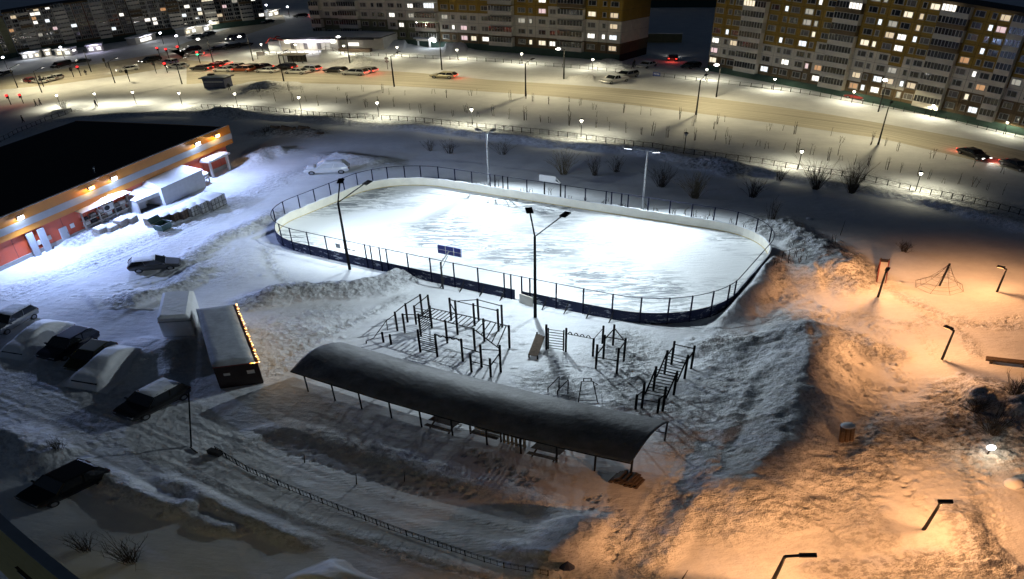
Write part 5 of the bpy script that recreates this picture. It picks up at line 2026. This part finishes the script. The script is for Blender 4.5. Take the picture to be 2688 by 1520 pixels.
def buried_car(label, rear, front, hgt_=1.55, width=2.2, seed=1):
    """a parked car under a smooth drift: only its rounded outline is left"""
    a, b = G(*rear), G(*front)
    d = b - a
    L = d.length
    c = (a + b) / 2
    t = thing('snowed_in_car', label, 'car', (c.x, c.y, hz(c.x, c.y) - .12), math.atan2(d.y, d.x), 'cars parked in the snowy yard')
    nx, ny = 44, 22
    X, Y = np.meshgrid(np.linspace(-L / 2 - .5, L / 2 + .5, nx), np.linspace(-width / 2 - .5, width / 2 + .5, ny))
    xl = X / (L / 2)
    prof = np.interp(xl.ravel(), [-1.15, -1, -.9, -.72, -.45, .12, .42, .62, .9, 1.0, 1.15], [.0, .35, .62, .7, 1.0, 1.0, .72, .64, .58, .3, 0]).reshape(X.shape)
    prof = np.convolve(np.pad(prof[0], 3, mode='edge'), np.ones(7) / 7, 'valid')[None, :] * np.ones(X.shape)
    sidew = (.40 - .12 * np.clip(prof - .6, 0, .4) / .4) * width
    side = .5 + .5 * np.cos(PI * np.clip((np.abs(Y) - sidew + .25) / .95, 0, 1))
    Z = hgt_ * prof * side + .08 * (fbm(X * 1.3 + seed * 7, Y * 1.3, 3, seed) - .5)
    vs = list(zip(X.ravel(), Y.ravel(), Z.ravel()))
    fs = [(j * nx + i, j * nx + i + 1, (j + 1) * nx + i + 1, (j + 1) * nx + i) for j in range(ny - 1) for i in range(nx - 1)]
    MB().add(vs, fs).build('snow_cover', 'snow_soft', t, smooth=True)
    MB().box((L / 2 - .05, 0, .45), (.16, width * .7, .22)).build('bumper', 'tent_dark', t)
    return t


YG = 'cars parked in the snowy yard'
car('grey hatchback with a snowy roof standing on the blue lit lane before the store', (346, 710), (472, 698), 'hatch', (.07, .072, .075), .2, '', YG)
car('white estate car half buried by drifts behind the left end of the rink', (905, 448), (812, 452), 'suv', (.7, .71, .72), 1, '', YG, glass='tent_grey')
car('white car cut by the left photo edge in the yard', (80, 824), (-20, 880), 'suv', (.25, .26, .28), .2, '', YG)
car('dark blue estate car with glossy roof between two snowed in cars', (240, 885), (125, 950), 'suv', (.012, .014, .03), 0, '', YG)
car('dark olive hatchback touching the dark blue estate car', (290, 915), (195, 985), 'hatch', (.04, .04, .012), 0, '', YG)
buried_car('car lost under a smooth drift between the white car and the dark blue estate', (155, 850), (35, 935), 1.6, 2.3, 2)
buried_car('long car under thick smooth snow in front of the box trailer', (345, 920), (225, 1015), 1.6, 2.5, 5)
car('black car dusted with snow at the kerb below the long buried car', (470, 1030), (335, 1100), 'suv', (.01, .01, .011), .25, '', YG)
car('black car alone in the darkness at the lower left', (235, 1255), (110, 1315), 'suv', (.006, .006, .007), 0, '', YG)
buried_car('snow covered car roof at the bottom photo edge', (820, 1500), (990, 1580), 1.7, 2.3, 8)

RG = 'cars on the main road'
W_, K_, S_ = (.62, .62, .6), (.012, .012, .014), (.36, .37, .38)
ROADCARS = [
    ('black saloon heading the queue with red tail lights', 548, 184, 512, 183, 'sedan', K_, 't'),
    ('dark red car second in the far lane of the queue', 580, 178, 550, 177, 'hatch', (.12, .01, .01), 't'),
    ('white car in the farthest lane of the queue', 596, 172, 566, 171, 'sedan', W_, 't'),
    ('white saloon in the near lane behind the black saloon', 608, 188, 572, 187, 'sedan', W_, 't'),
    ('pale car in the middle of the far lane queue', 632, 180, 602, 179, 'hatch', S_, 't'),
    ('dark orange off road car in the near lane of the queue', 655, 188, 620, 187, 'suv', (.25, .06, .02), ''),
    ('small dark car half hidden behind the dark orange one', 668, 182, 642, 181, 'hatch', K_, ''),
    ('dark maroon car in the far lane behind the dark orange one', 706, 182, 668, 180, 'sedan', (.06, .01, .012), 't'),
    ('white saloon in the near lane below the bus shelter', 724, 191, 682, 189, 'sedan', W_, ''),
    ('black off road car in the far lane below the bus shelter', 768, 184, 728, 182, 'suv', K_, 't'),
    ('white saloon last but one of the near lane queue', 803, 194, 758, 192, 'sedan', W_, ''),
    ('pale hatchback with bright red lights ending the far lane queue', 832, 187, 796, 185, 'hatch', S_, 't'),
    ('black hatchback alone behind the queue', 904, 191, 858, 189, 'hatch', K_, ''),
    ('silver estate car driving behind the black hatchback', 955, 198, 909, 196, 'suv', S_, 't'),
    ('grey car overlapped by the silver estate car', 978, 192, 940, 190, 'hatch', S_, 't'),
    ('beige hatchback alone on the road with red tail lights', 1190, 206, 1140, 204, 'hatch', (.4, .36, .25), 't'),
    ('black saloon with red lights at the right end of the road', 2524, 401, 2584, 423, 'sedan', K_, 'th'),
    ('black car cut by the right photo edge', 2632, 430, 2700, 455, 'sedan', K_, 'th'),
]
for lb, x0, y0, x1, y1, kd_, cl, li in ROADCARS:
    car(lb, (x0, y0), (x1, y1), kd_, cl, 0, li, RG, 'road_car', .06)
SG = 'cars about the left junction'
SIDE = [
    ('dark red car first of four waiting at the left junction', 92, 218, 66, 213, 'hatch', (.2, .02, .02), 'h'),
    ('white car second of four waiting at the left junction', 118, 220, 92, 216, 'sedan', W_, 'h'),
    ('white car third of four waiting at the left junction', 140, 214, 114, 211, 'sedan', W_, 'h'),
    ('white car fourth of four waiting at the left junction', 160, 208, 136, 206, 'hatch', W_, 'h'),
    ('white saloon crossing the left junction alone', 352, 184, 322, 188, 'sedan', W_, 'h'),
    ('dark car turning beside the traffic light left of the junction island', 412, 160, 380, 166, 'suv', K_, 'h'),
    ('dark car with purple roof lights beside the red signals', 462, 168, 434, 165, 'hatch', (.1, .09, .2), ''),
    ('silver saloon entering the main road at the junction', 484, 179, 455, 178, 'sedan', S_, 'h'),
    ('black car waiting behind the far red signals', 516, 133, 486, 137, 'suv', K_, 'h'),
    ('white car stopped at the red and green signal', 522, 147, 500, 149, 'hatch', W_, 't'),
    ('purple van with bright headlights on the side street', 636, 101, 603, 108, 'van', (.25, .22, .3), 'h'),
    ('first long dark car parked by the side street snowbank', 592, 130, 550, 136, 'sedan', K_, ''),
    ('second dark car parked by the side street snowbank', 622, 126, 588, 131, 'suv', K_, ''),
    ('third dark car parked by the side street snowbank', 652, 120, 620, 125, 'sedan', K_, ''),
    ('dark van parked below the shops on the left', 178, 172, 146, 180, 'van', (.02, .02, .02), ''),
    ('dark car behind the dark van below the shops on the left', 230, 163, 196, 168, 'sedan', (.03, .04, .04), ''),
    ('dark car parked at the far left photo edge', 30, 192, -8, 204, 'sedan', K_, ''),
    ('dark car parked before the second lit shop row', 560, 90, 535, 97, 'sedan', K_, ''),
    ('snowy car parked between the lit shops and the side street', 528, 98, 502, 103, 'sedan', S_, ''),
    ('dark car parked beside the third lit shop row', 716, 58, 684, 64, 'sedan', K_, ''),
    ('car with bright red lights passing the corner of the middle block', 800, 44, 778, 46, 'hatch', K_, 't'),
]
for lb, x0, y0, x1, y1, kd_, cl, li in SIDE:
    car(lb, (x0, y0), (x1, y1), kd_, cl, 0 if li else .4, li, SG, 'road_car', .06)
car('snowy white pickup parked at the driveway mouth', (1632, 212), (1592, 219), 'pickup', (.55, .55, .55), .6, '', 'cars at the driveway')
car('snowy dark estate car parked behind the pickup', (1660, 200), (1625, 207), 'suv', (.2, .2, .19), .6, '', 'cars at the driveway')
car('white car parked by the driveway under the dark gap', (1712, 172), (1682, 180), 'sedan', W_, .4, '', 'cars at the driveway')
car('dark car with red lights braking in the driveway', (1764, 164), (1768, 150), 'hatch', K_, 0, 'th', 'cars at the driveway')
car('dark car parked beside the plinth of the right block', (1824, 176), (1802, 180), 'hatch', (.03, .04, .04), 0, '', 'cars at the driveway')
car('red car parked behind the far railing by the right block', (2262, 262), (2240, 258), 'hatch', (.3, .03, .02), 0, '', 'cars at the driveway')


# ------------------------------------------------------------------ street furniture
def booth_at(px0, px1, label):
    a, b = G(*px0), G(*px1)
    d = b - a
    w = d.length
    t = thing('street_booth', label, 'booth', tuple(a), math.atan2(d.y, d.x))
    MB().box((w / 2, 1.2, 1.3), (w, 2.4, 2.6)).build('body', 'sheet_blue', t)
    MB().box((w / 2, 1.2, 2.7), (w + .9, 3.2, .18)).build('roof', 'dark_metal', t)
    MB().hull([(-.3, -.2, 2.8), (w + .3, -.2, 2.8), (w + .3, 2.6, 2.8), (-.3, 2.6, 2.8)], [(.3, .2, 3.1), (w - .3, .2, 3.0), (w - .3, 2.2, 3.0), (.3, 2.2, 3.1)]).build('roof_snow', 'snow_soft', t)
    MB().box((.9, 1.4, 3.1), (.9, .8, .7)).build('roof_unit', 'dark_metal', t)
    MB().box((w / 2, -.03, 1.75), (w * .9, .05, .12)).build('trim', 'white_paint', t)


booth_at((537, 233), (592, 233), 'dark blue street booth with an upturned snowy roof by the road')
a, b = G(745, 167), G(796, 167)
d = b - a
t = thing('bus_shelter', 'open bus shelter with flat pale roof beside the far lane', 'bus shelter', tuple(a), math.atan2(d.y, d.x))
w = d.length
for x in (.1, w / 2, w - .1):
    MB().box((x, 1.6, 1.2), (.1, .1, 2.4)).build('post', 'dark_metal', t)
    MB().box((x, .1, 1.2), (.1, .1, 2.4)).build('post', 'dark_metal', t)
MB().box((w / 2, 1.65, 1.2), (w - .2, .05, 2.2)).build('back_wall', 'glass_dark', t)
MB().box((w / 2, .8, 2.5), (w + .8, 2.6, .2)).build('roof', 'panel_white', t)
MB().box((w / 2, 1.3, .45), (w * .7, .4, .08)).build('bench', 'wood_dark', t)
a = G(678, 160)
t = thing('road_sign', 'square information board on two legs left of the bus shelter', 'sign', tuple(a), 0)
for x in (0, 1.4):
    MB().bar((x, 0, 0), (x, 0, 2.6), .05).build('leg', 'dark_metal', t)
MB().box((.7, -.06, 2.1), (1.4, .05, 1.2)).build('board', 'sign_grey', t)
t = thing('road_sign', 'pole with two round signs on the far verge', 'sign', tuple(G(1018, 182)), 0)
MB().bar((0, 0, 0), (0, 0, 3.2), .05).build('pole', 'dark_metal', t)
for z in (2.1, 2.9):
    MB().disc((0, -.07, z), .34, (0, 1, 0), .03, 16).build('sign_plate', 'sign_grey', t)
t = thing('direction_sign', 'blue lettered sign hung on the far railing right of the driveway', 'sign', tuple(G(1716, 203)), -.75)
MB().box((.5, -.05, .9), (1.3, .05, .9)).build('board', 'blue_sign', t)
for k in range(4):
    MB().box((.1 + .27 * k, -.085, .95), (.16, .02, .4)).build('lettering', 'sign_white', t)


def traffic_light(base, hd, label, cols='r', ang=0.):
    b = on(*base)
    t = thing('traffic_light', label, 'traffic light', tuple(b), ang, 'traffic lights at the left junction')
    MB().bar((0, 0, 0), (0, 0, hd + .6), .08, 8).build('pole', 'dark_metal', t)
    h = MB().box((0, -.16, hd), (.42, .28, 1.05)).build('signal_head', 'tent_dark', t)
    for k, z in enumerate((.33, 0, -.33)):
        m = 'seam'
        if k == 0 and 'r' in cols:
            m = 'em_red'
        if k == 2 and 'g' in cols:
            m = 'em_green'
        MB().disc((0, -.32, hd + z), .17 if m == 'seam' else .24, (0, 1, 0), .05, 12).build('signal_lamp', m, h)
    if 'r' in cols:
        point(t, (0, -.9, hd + .3), 22, (1, .05, .04), .1)


for (b, hd, lb, c) in [((213, 200), 2.7, 'red signal beside the left street queue', 'r'), ((420, 149), 2.7, 'red signal at the far corner, left of three', 'r'), ((444, 155), 3.0, 'red signal at the far corner, middle of three', 'r'), ((473, 146), 2.7, 'red signal at the far corner, right of three', 'r'), ((526, 167), 3.2, 'signal showing red and green by the side street', 'rg'), ((440, 191), 2.5, 'red signal on the main road island', 'r'), ((29, 275), 2.4, 'red signal at the left photo edge', 'r'), ((62, 272), 2.2, 'red signal second from the left photo edge', 'r'), ((194, 203), 2.6, 'unlit signal post left of the red one by the queue', ''), ((280, 178), 2.6, 'unlit signal post beyond the crossing', ''), ((411, 193), 3.0, 'unlit signal post in front of the dark car', ''), ((341, 215), 3.0, 'unlit signal post near the white crossing car', ''), ((115, 228), 3.0, 'unlit signal post behind the waiting white cars', '')]:
    traffic_light(b, hd, lb, c)


# ------------------------------------------------------------------ people (far off, in dark winter clothes)
def person(base, label, ang, stride=.18, hscale=1.0):
    b = on(*base)
    t = thing('person', label, 'person', tuple(b), ang, 'people walking by the road')
    V = [(0, 0, .98), (0, 0, 1.2), (0, 0, 1.42), (0, 0, 1.55), (0, 0, 1.68), (-.11, 0, .92), (-.12, stride * .4, .5), (-.12, stride, .06), (-.12, stride + .14, .04), (.11, 0, .92), (.12, -stride * .2, .5), (.12, -stride, .06), (.12, -stride + .14, .04),
         (-.2, 0, 1.4), (-.27, -stride * .3, 1.12), (-.25, stride * .2, .86), (.2, 0, 1.4), (.27, stride * .3, 1.12), (.25, .1, .86)]
    Rr = [.17, .19, .19, .075, .11, .11, .085, .06, .05, .11, .085, .06, .05, .09, .075, .05, .09, .075, .05]
    E = [(0, 1), (1, 2), (2, 3), (3, 4), (0, 5), (5, 6), (6, 7), (7, 8), (0, 9), (9, 10), (10, 11), (11, 12), (2, 13), (13, 14), (14, 15), (2, 16), (16, 17), (17, 18)]
    me = bpy.data.meshes.new('body')
    me.from_pydata([(x, y, z * hscale) for x, y, z in V], E, [])
    me.materials.append(M('clothing_dark'))
    o = bpy.data.objects.new('body', me)
    COL.objects.link(o)
    o.parent = t
    sk = o.modifiers.new('skin', 'SKIN')
    for i, v in enumerate(me.skin_vertices[0].data):
        v.radius = (Rr[i], Rr[i] * .8)
        v.use_root = i == 0
    o.modifiers.new('sub', 'SUBSURF').render_levels = 1
    MB().sphere((0, -.01, 1.69 * hscale), .115, 10, 7, 0, 1.15).build('hood', 'clothing_dark', t, smooth=True)
    MB().sphere((0, .075, 1.66 * hscale), .07, 8, 6, 0, 1.2).build('face', 'skin', t, smooth=True)


for i, (b, lb, a) in enumerate([((603, 238), 'person in dark clothes standing right of the dark blue booth', .4), ((96, 279), 'person in dark clothes on the left footpath, walking beside another', 2.), ((108, 276), 'person in dark clothes, right one of the pair on the left footpath', 2.1), ((254, 281), 'person in dark clothes walking on the near path under a lantern', 1.5), ((62, 321), 'person in dark clothes walking below the short left railing', 2.), ((227, 198), 'person in dark clothes waiting by the red signal and queue', .3), ((1664, 178), 'person in dark clothes walking up the dark driveway', 1.), ((1661, 182), 'second person in dark clothes close to the other on the driveway', 1.2)]):
    person(b, lb, a)

# ------------------------------------------------------------------ twigs, saplings and willows standing in the snow
rs = random.Random(3)


def sapling_mesh(n, h, seed):
    r = random.Random(seed)
    mb = MB()
    for i in range(n):
        p = Vector((r.uniform(-.25, .25) * (n > 1), r.uniform(-.2, .2) * (n > 1), -.1))
        q = p + Vector((r.uniform(-.18, .18), r.uniform(-.15, .15), h * r.uniform(.7, 1)))
        m = p.lerp(q, .5) + Vector((r.uniform(-.05, .05), 0, 0))
        mb.bar(p, m, .032, 4, r2=.024).bar(m, q, .024, 4, r2=.01)
        for k in range(3):
            s = p.lerp(q, r.uniform(.4, .85))
            mb.bar(s, s + Vector((r.uniform(-.3, .3), r.uniform(-.2, .2), r.uniform(.25, .5))), .012, 3, r2=.006)
    return mb


SAP = []
for k in range(6):
    o = sapling_mesh(1 + k % 3, 1.3 + .25 * k, k).build('sapling', 'twig')
    tag(o, 'bare leafless sapling sticking out of the snowy verge between path and road', 'sapling', 'saplings on the snowy verge')
    SAP.append(o)
spts = []
for x in range(690, 2660, 38):
    k = (x - 690) / (2660 - 690)
    yf = np.interp(x, [690, 1300, 1712, 2000, 2268, 2680], [270, 318, 362, 402, 440, 535])
    yr = np.interp(x, [690, 1007, 1350, 1712, 1988, 2318, 2680], [232, 236, 256, 292, 330, 382, 470])
    spts.append((x + rs.uniform(-8, 8), yf - rs.uniform(4, 16)))
    if rs.random() < .75:
        spts.append((x + rs.uniform(-12, 12), yr + rs.uniform(-2, 14)))
    if rs.random() < .25:
        spts.append((x + rs.uniform(-12, 12), lerp(yf, yr, rs.uniform(.3, .7))))
for i, (px, py) in enumerate(spts):
    o = SAP[i % 6] if i < 6 else SAP[rs.randrange(6)].copy()
    if i >= 6:
        COL.objects.link(o)
    p = on(px, py)
    o.location = p
    o.rotation_euler = (0, 0, rs.uniform(0, 6))
    s = rs.uniform(.7, 1.25)
    o.scale = (s, s, s)


def willow(base, label, h, n, spread, m='twig', grp='willow bushes around the rink', name='willow_bush'):
    r = random.Random(int(base[0] * 7 + base[1]))
    mb = MB()
    for i in range(int(n * 1.3)):
        a = r.uniform(0, 2 * PI)
        k = abs(r.gauss(0, .45))
        d = Vector((math.cos(a) * k * spread, math.sin(a) * k * spread, h * r.uniform(.55, 1)))
        p = Vector((math.cos(a) * .3 * r.random(), math.sin(a) * .3 * r.random(), -.15))
        m1 = p + d * .5 + Vector((r.gauss(0, .12), r.gauss(0, .12), h * .07))
        q = p + d + Vector((r.gauss(0, .2), r.gauss(0, .2), -h * .04))
        mb.bar(p, m1, .018, 4, r2=.012).bar(m1, q, .012, 4, r2=.004)
        for t in range(5):
            s = m1.lerp(q, r.uniform(-.4, .9))
            mb.bar(s, s + Vector((d.x * .2 + r.uniform(-.2, .2), d.y * .2 + r.uniform(-.2, .2), r.uniform(.2, .5))), .008, 3, r2=.004)
    o = mb.build(name, m)
    o.location = on(*base)
    tag(o, label, 'bush', grp)
    return o


WIL = [((1480, 458), 2.7, 60, 1.6, 'twig_pale', 'pale willow bush left of the right back floodlight pole'), ((1562, 462), 2.2, 26, .8, 'twig', 'narrow dark bush beside the pale willow'), ((1618, 452), 2.0, 26, .9, 'twig', 'loose dark bush just left of the right back floodlight pole'), ((1735, 492), 2.4, 60, 1.5, 'twig', 'dark bush just right of the right back floodlight pole'), ((1825, 522), 2.9, 80, 1.6, 'twig_pale', 'largest pale willow fan behind the right end of the rink'), ((1975, 518), 2.2, 40, 1.0, 'twig', 'dark bush between the pale willow fan and the path'), ((2140, 498), 3.4, 60, 1.9, 'twig', 'tall dark bush on the berm below the right lanterns, left one'), ((2235, 508), 3.6, 80, 1.9, 'twig', 'tall dense dark bush on the berm, right one'), ((2025, 588), 2.4, 18, .7, 'twig', 'thin branching shrub above the clodded snow heap'), ((2045, 475), 2.0, 20, .9, 'twig', 'sparse bush on the berm left of the tall ones'), ((1180, 402), 1.8, 24, 1.2, 'twig', 'sparse bush left behind the rink'), ((1130, 395), 1.6, 16, 1.0, 'twig', 'low sparse bush behind the rink, left of the next one'), ((170, 290), 2.6, 30, 1.0, 'twig', 'dark bushy shrub by the path at the upper left'), ((1320, 405), 1.8, 22, 1.3, 'twig', 'low twiggy bush right of the white lit floodlight pole'), ((2375, 660), 1.6, 30, .9, 'twig', 'low dark bush beyond the leaning slide'), ((700, 352), 1.3, 16, 1.3, 'twig', 'weedy twigs around the snow lumps behind the store'), ((340, 1475), 2.8, 34, 1.4, 'twig', 'bare twiggy bush in the dark at the lower left'), ((225, 1445), 2.2, 24, 1.0, 'twig', 'smaller bare bush beside the yellow wall'), ((2600, 1150), 2.6, 60, 2.6, 'twig', 'dark tangle of branches round the small ground light'), ((2650, 1060), 2.4, 40, 2.0, 'twig', 'dark tangled bush at the right photo edge'), ((2560, 1090), 1.5, 40, 1.6, 'twig', 'low brushwood below the fallen timber'), ((160, 1200), 1.2, 20, .7, 'twig', 'low dark scrub on the lower left snowbank')]
for b, h, n, s, m, lb in WIL:
    k = 1.55 if b[1] < 600 and b[0] > 1000 else 1.0
    willow(b, lb, h * k, n, s * k * .95, m)
TW = []
for k in range(4):
    o = sapling_mesh(3, .9 + .2 * k, 50 + k).build('weed_stalks', 'twig')
    tag(o, 'dry weed stalks poking through the snow just outside the rink boards', 'weeds', 'weed stalks round the rink')
    TW.append(o)
wp = []
for k in range(46):
    s = rs.random()
    if s < .7:
        u, v = rs.uniform(RU0 + 8, RU1), RV1 + abs(rs.gauss(1.2, 1.0)) + .6
    else:
        u, v = RU1 + abs(rs.gauss(1.2, .8)) + .5, rs.uniform(RV0 + 12, RV1)
    wp.append(R(u, v))
for i, p in enumerate(wp):
    o = TW[i % 4] if i < 4 else TW[rs.randrange(4)].copy()
    if i >= 4:
        COL.objects.link(o)
    o.location = (p.x, p.y, hz(p.x, p.y))
    o.rotation_euler = (0, 0, rs.uniform(0, 6))
    s = rs.uniform(.5, 1.1)
    o.scale = (s, s, s)
# lone stakes
for px, py, lb, h in ((2205, 618, 'thin dark stake in the snow above the clodded heap', 2.2), (1060, 1262, 'thin stake left in the dark verge below the shelter', 1.2), (935, 1270, 'thin stake in the dark verge near the railing', 1.5), (798, 1213, 'short stake in the dark verge below the shelter corner', 1.1), (1790, 1519, 'thin sapling at the bottom edge beside the trodden path', 1.3)):
    o = MB().bar((0, 0, -.2), (.12, 0, h), .035, 5, r2=.015).build('stake', 'twig')
    o.location = on(px, py)
    tag(o, lb, 'stake')

# ------------------------------------------------------------------ the orange lit playground side
def sodium(base, top, arm_end, label, watts, h=None):
    b = on(*base)
    h = h or hgt(base, top)
    h = max(3.2, h)
    t = thing('sodium_lamp', label, 'street lamp', tuple(b), 0, 'orange lamps of the playground')
    e = G(*arm_end, h + .15) - Vector((b.x, b.y, b.z))
    MB().bar((0, 0, -.3), (0, 0, h), .1, 8, r2=.07).build('pole', 'dark_metal', t)
    MB().beam((0, 0, h - .03), e, .16, .1).build('arm', 'dark_metal', t)
    d = Vector((e.x, e.y, 0))
    if d.length < .1:
        d = Vector((1, 0, 0))
    d.normalize()
    hd = MB().box((e.x, e.y, e.z - .02), (.6, .28, .14), math.atan2(d.y, d.x)).build('lamp_head', 'dark_metal', t)
    MB().box((e.x, e.y, e.z - .11), (.46, .22, .04), math.atan2(d.y, d.x)).build('lens', 'em_sodium', hd)
    spot(t, Vector((e.x, e.y, e.z - .3)), Vector((e.x, e.y, -1)), watts, (1, .45, .17), math.radians(160), .4, .15, wing=1.5)


sodium((2472, 945), (2513, 870), (2490, 859), 'dark angled orange lamp in the middle of the playground', W_SODIUM)
sodium((2026, 1530), (2072, 1461), (2121, 1457), 'dark angled orange lamp at the bottom photo edge', W_SODIUM)
sodium((2425, 1390), (2491, 1323), (2482, 1316), 'dark orange lamp with a broad shadow at the lower right', W_SODIUM)
sodium((2617, 766), (2640, 714), (2628, 700), 'dark orange lamp at the upper right of the playground', W_SODIUM * .8)
sodium((2305, 778), (2330, 716), (2330, 706), 'orange lamp whose pole leans past the snowy slide', W_SODIUM * .8)
# slide
t = thing('slide', 'snow filled playground slide behind an orange lamp', 'slide', tuple(on(2312, 745)), 1.2)
MB().hull([(0, -.35, .1), (0, .35, .1), (.15, .35, .1), (.15, -.35, .1)], [(2.6, -.35, 2.1), (2.6, .35, 2.1), (2.75, .35, 2.0), (2.75, -.35, 2.0)]).build('chute', 'sign_grey', t)
for y in (-.4, .4):
    MB().bar((0, y, .25), (2.65, y, 2.3), .05).build('side_rail', 'red_dark', t)
    MB().bar((2.8, y, -.1), (2.8, y, 2.6), .06).build('post', 'wood_dark', t)
MB().box((3.1, 0, 2.0), (.9, .9, .08)).build('platform', 'wood_dark', t)
t.scale = (.8, .8, .8)
# climbing net
nb = on(2466, 750)
t = thing('climbing_net', 'cone shaped rope climbing net round a leaning mast', 'climbing net', tuple(nb), 0)
top = Vector((.25, .1, 3.0))
MB().bar((0, 0, -.2), top, .09, 8).build('mast', 'dark_metal', t)
net = MB()
NR = 8
for i in range(NR):
    a = 2 * PI * i / NR
    f = Vector((1.9 * math.cos(a), 1.9 * math.sin(a), 0))
    a2 = 2 * PI * (i + 1) / NR
    f2 = Vector((1.9 * math.cos(a2), 1.9 * math.sin(a2), 0))
    ps = [top.lerp(f, k / 6) - Vector((0, 0, .5 * math.sin(PI * k / 6))) for k in range(7)]
    ps2 = [top.lerp(f2, k / 6) - Vector((0, 0, .5 * math.sin(PI * k / 6))) for k in range(7)]
    net.line(ps, .014, 4)
    for k in range(1, 7):
        net.bar(ps[k], ps2[k], .011, 4)
net.build('rope_net', 'twig', t)
t = thing('bench', 'dark timber beam bench at the right photo edge', 'bench', tuple(on(2630, 955)), -.5)
MB().box((.4, 0, .45), (3.0, .5, .22)).build('seat', 'wood_dark', t)
for x in (-.7, 1.4):
    MB().box((x, 0, .16), (.2, .45, .4)).build('leg', 'wood_dark', t)
t = thing('timber_post', 'broad dark timber stub leaning from the orange snowbank', 'timber', tuple(on(2220, 1165)), .2)
mb = MB()
for k in (-.28, 0, .28):
    mb.bar((k, 0, -.2), (k + .12, .5, 1.5), .14, 8)
mb.build('logs', 'wood_dark', t)
MB().sphere((.1, .45, 1.5), .4, 10, 6, 0, .35).build('snow_cap', 'snow_soft', t, smooth=True)
# small bright lamp among the branches
t = thing('ground_lamp', 'small bright lamp glowing in the dark brush at the right', 'lamp', tuple(on(2590, 1196)), 0)
MB().bar((0, 0, 0), (0, 0, .7), .05).build('stem', 'dark_metal', t)
MB().sphere((0, 0, .85), .24, 10, 6).build('globe', 'em_white', t)
point(t, (0, -.4, .8), 40, (1, .85, .55), .1)
o = MB().sphere((0, 0, .3), .55, 10, 7, 0, .75).build('snowy_boulder', 'snow_soft', smooth=True)
o.location = on(2660, 1275)
tag(o, 'grey snow capped boulder in the dark at the lower right edge', 'boulder')
# dirty cart by the trodden path at the bottom
t = thing('cone_marker', 'small dark pointed marker standing at the bottom of the path', 'marker', tuple(on(1488, 1500)), .3)
MB().bar((0, 0, 0), (0, 0, .9), .3, 8, r2=.02).build('body', 'sheet_blue', t)
# lamp post stub in the dark yard
b = on(500, 1175)
t = thing('bollard_lamp', 'thin unlit pole standing at the dark yard corner', 'pole', tuple(b), 0)
MB().bar((0, 0, -.2), G(495, 1030, b.z + 3.2) - b, .05, 6).build('pole', 'dark_metal', t)
MB().bar((0, 0, .1), (.5, -.5, .1), .05, 6).build('foot', 'dark_metal', t)
t = thing('gate_box', 'small dark box at the corner where the low railing starts', 'box', tuple(on(566, 1192)), -.4)
MB().box((0, 0, .25), (.7, .4, .5)).build('body', 'tent_dark', t, bevel=.03)
# mounds of cleared junk between path and store
for i, (px, py, s) in enumerate(((758, 350, .9), (800, 348, .7), (724, 348, .6), (840, 356, .5))):
    o = MB().box((0, 0, s * .4), (s * 2, s * .5, s * .8), .4 * i, tilt=Matrix.Rotation(.4, 3, 'Y')).box((s * .6, .2, s * .3), (s * .8, s * .6, s * .5), 1 + i, tilt=Matrix.Rotation(-.5, 3, 'X')).build('snow_block', 'dirt_clump', bevel=.05)
    o.location = on(px, py)
    tag(o, 'dark icy block of cleared snow behind the store, %s from the left' % ORD[[1, 2, 0, 3][i]], 'snow block', 'icy blocks behind the store')

# ------------------------------------------------------------------ corner of the camera's own building
zt = 26.0
a, b = G(-60, 1330, zt), G(172, 1530, zt)
d = (b - a).normalized()
a = a - d * 14
n = Vector((d.y, -d.x, 0))
LW_ = (b - a).length + 8
t = thing('own_building_wing', 'yellow wall with metal coping and a brown window at the lower left', 'building', tuple(Vector((a.x, a.y, 0))), math.atan2(d.y, d.x))
MB().box((LW_ / 2, .08, zt / 2), (LW_, .16, zt)).build('wall', 'own_yellow', t)
MB().box((LW_ / 2, .08, zt + .02), (LW_ + .1, .2, .04)).build('coping', 'galvanised', t)
tt = t


def wing_local(px, py):
    o = Vector((0, 0, H))
    dr = Vector(ray(px, py))
    nn = Vector((-d.y, d.x, 0))
    k = (Vector((a.x, a.y, 0)) - o).dot(nn) / dr.dot(nn)
    p = o + dr * k
    return (p - Vector((a.x, a.y, 0))).dot(d), p.z


x0, z0 = wing_local(46, 1486)
w = MB()
w.box((x0 + .55, -.03, z0 - .75), (1.1, .08, 1.5), 0, 0).box((x0 + .55, -.08, z0 - .75), (.9, .04, 1.3), 0, 1).box((x0 + .55, -.11, z0 - .75), (.06, .05, 1.3), 0, 0)
w.build('window', ['wood_dark', 'win_dark'], tt)

for o in SC.objects:
    if o.get('_world') is not None:
        del o['_world']
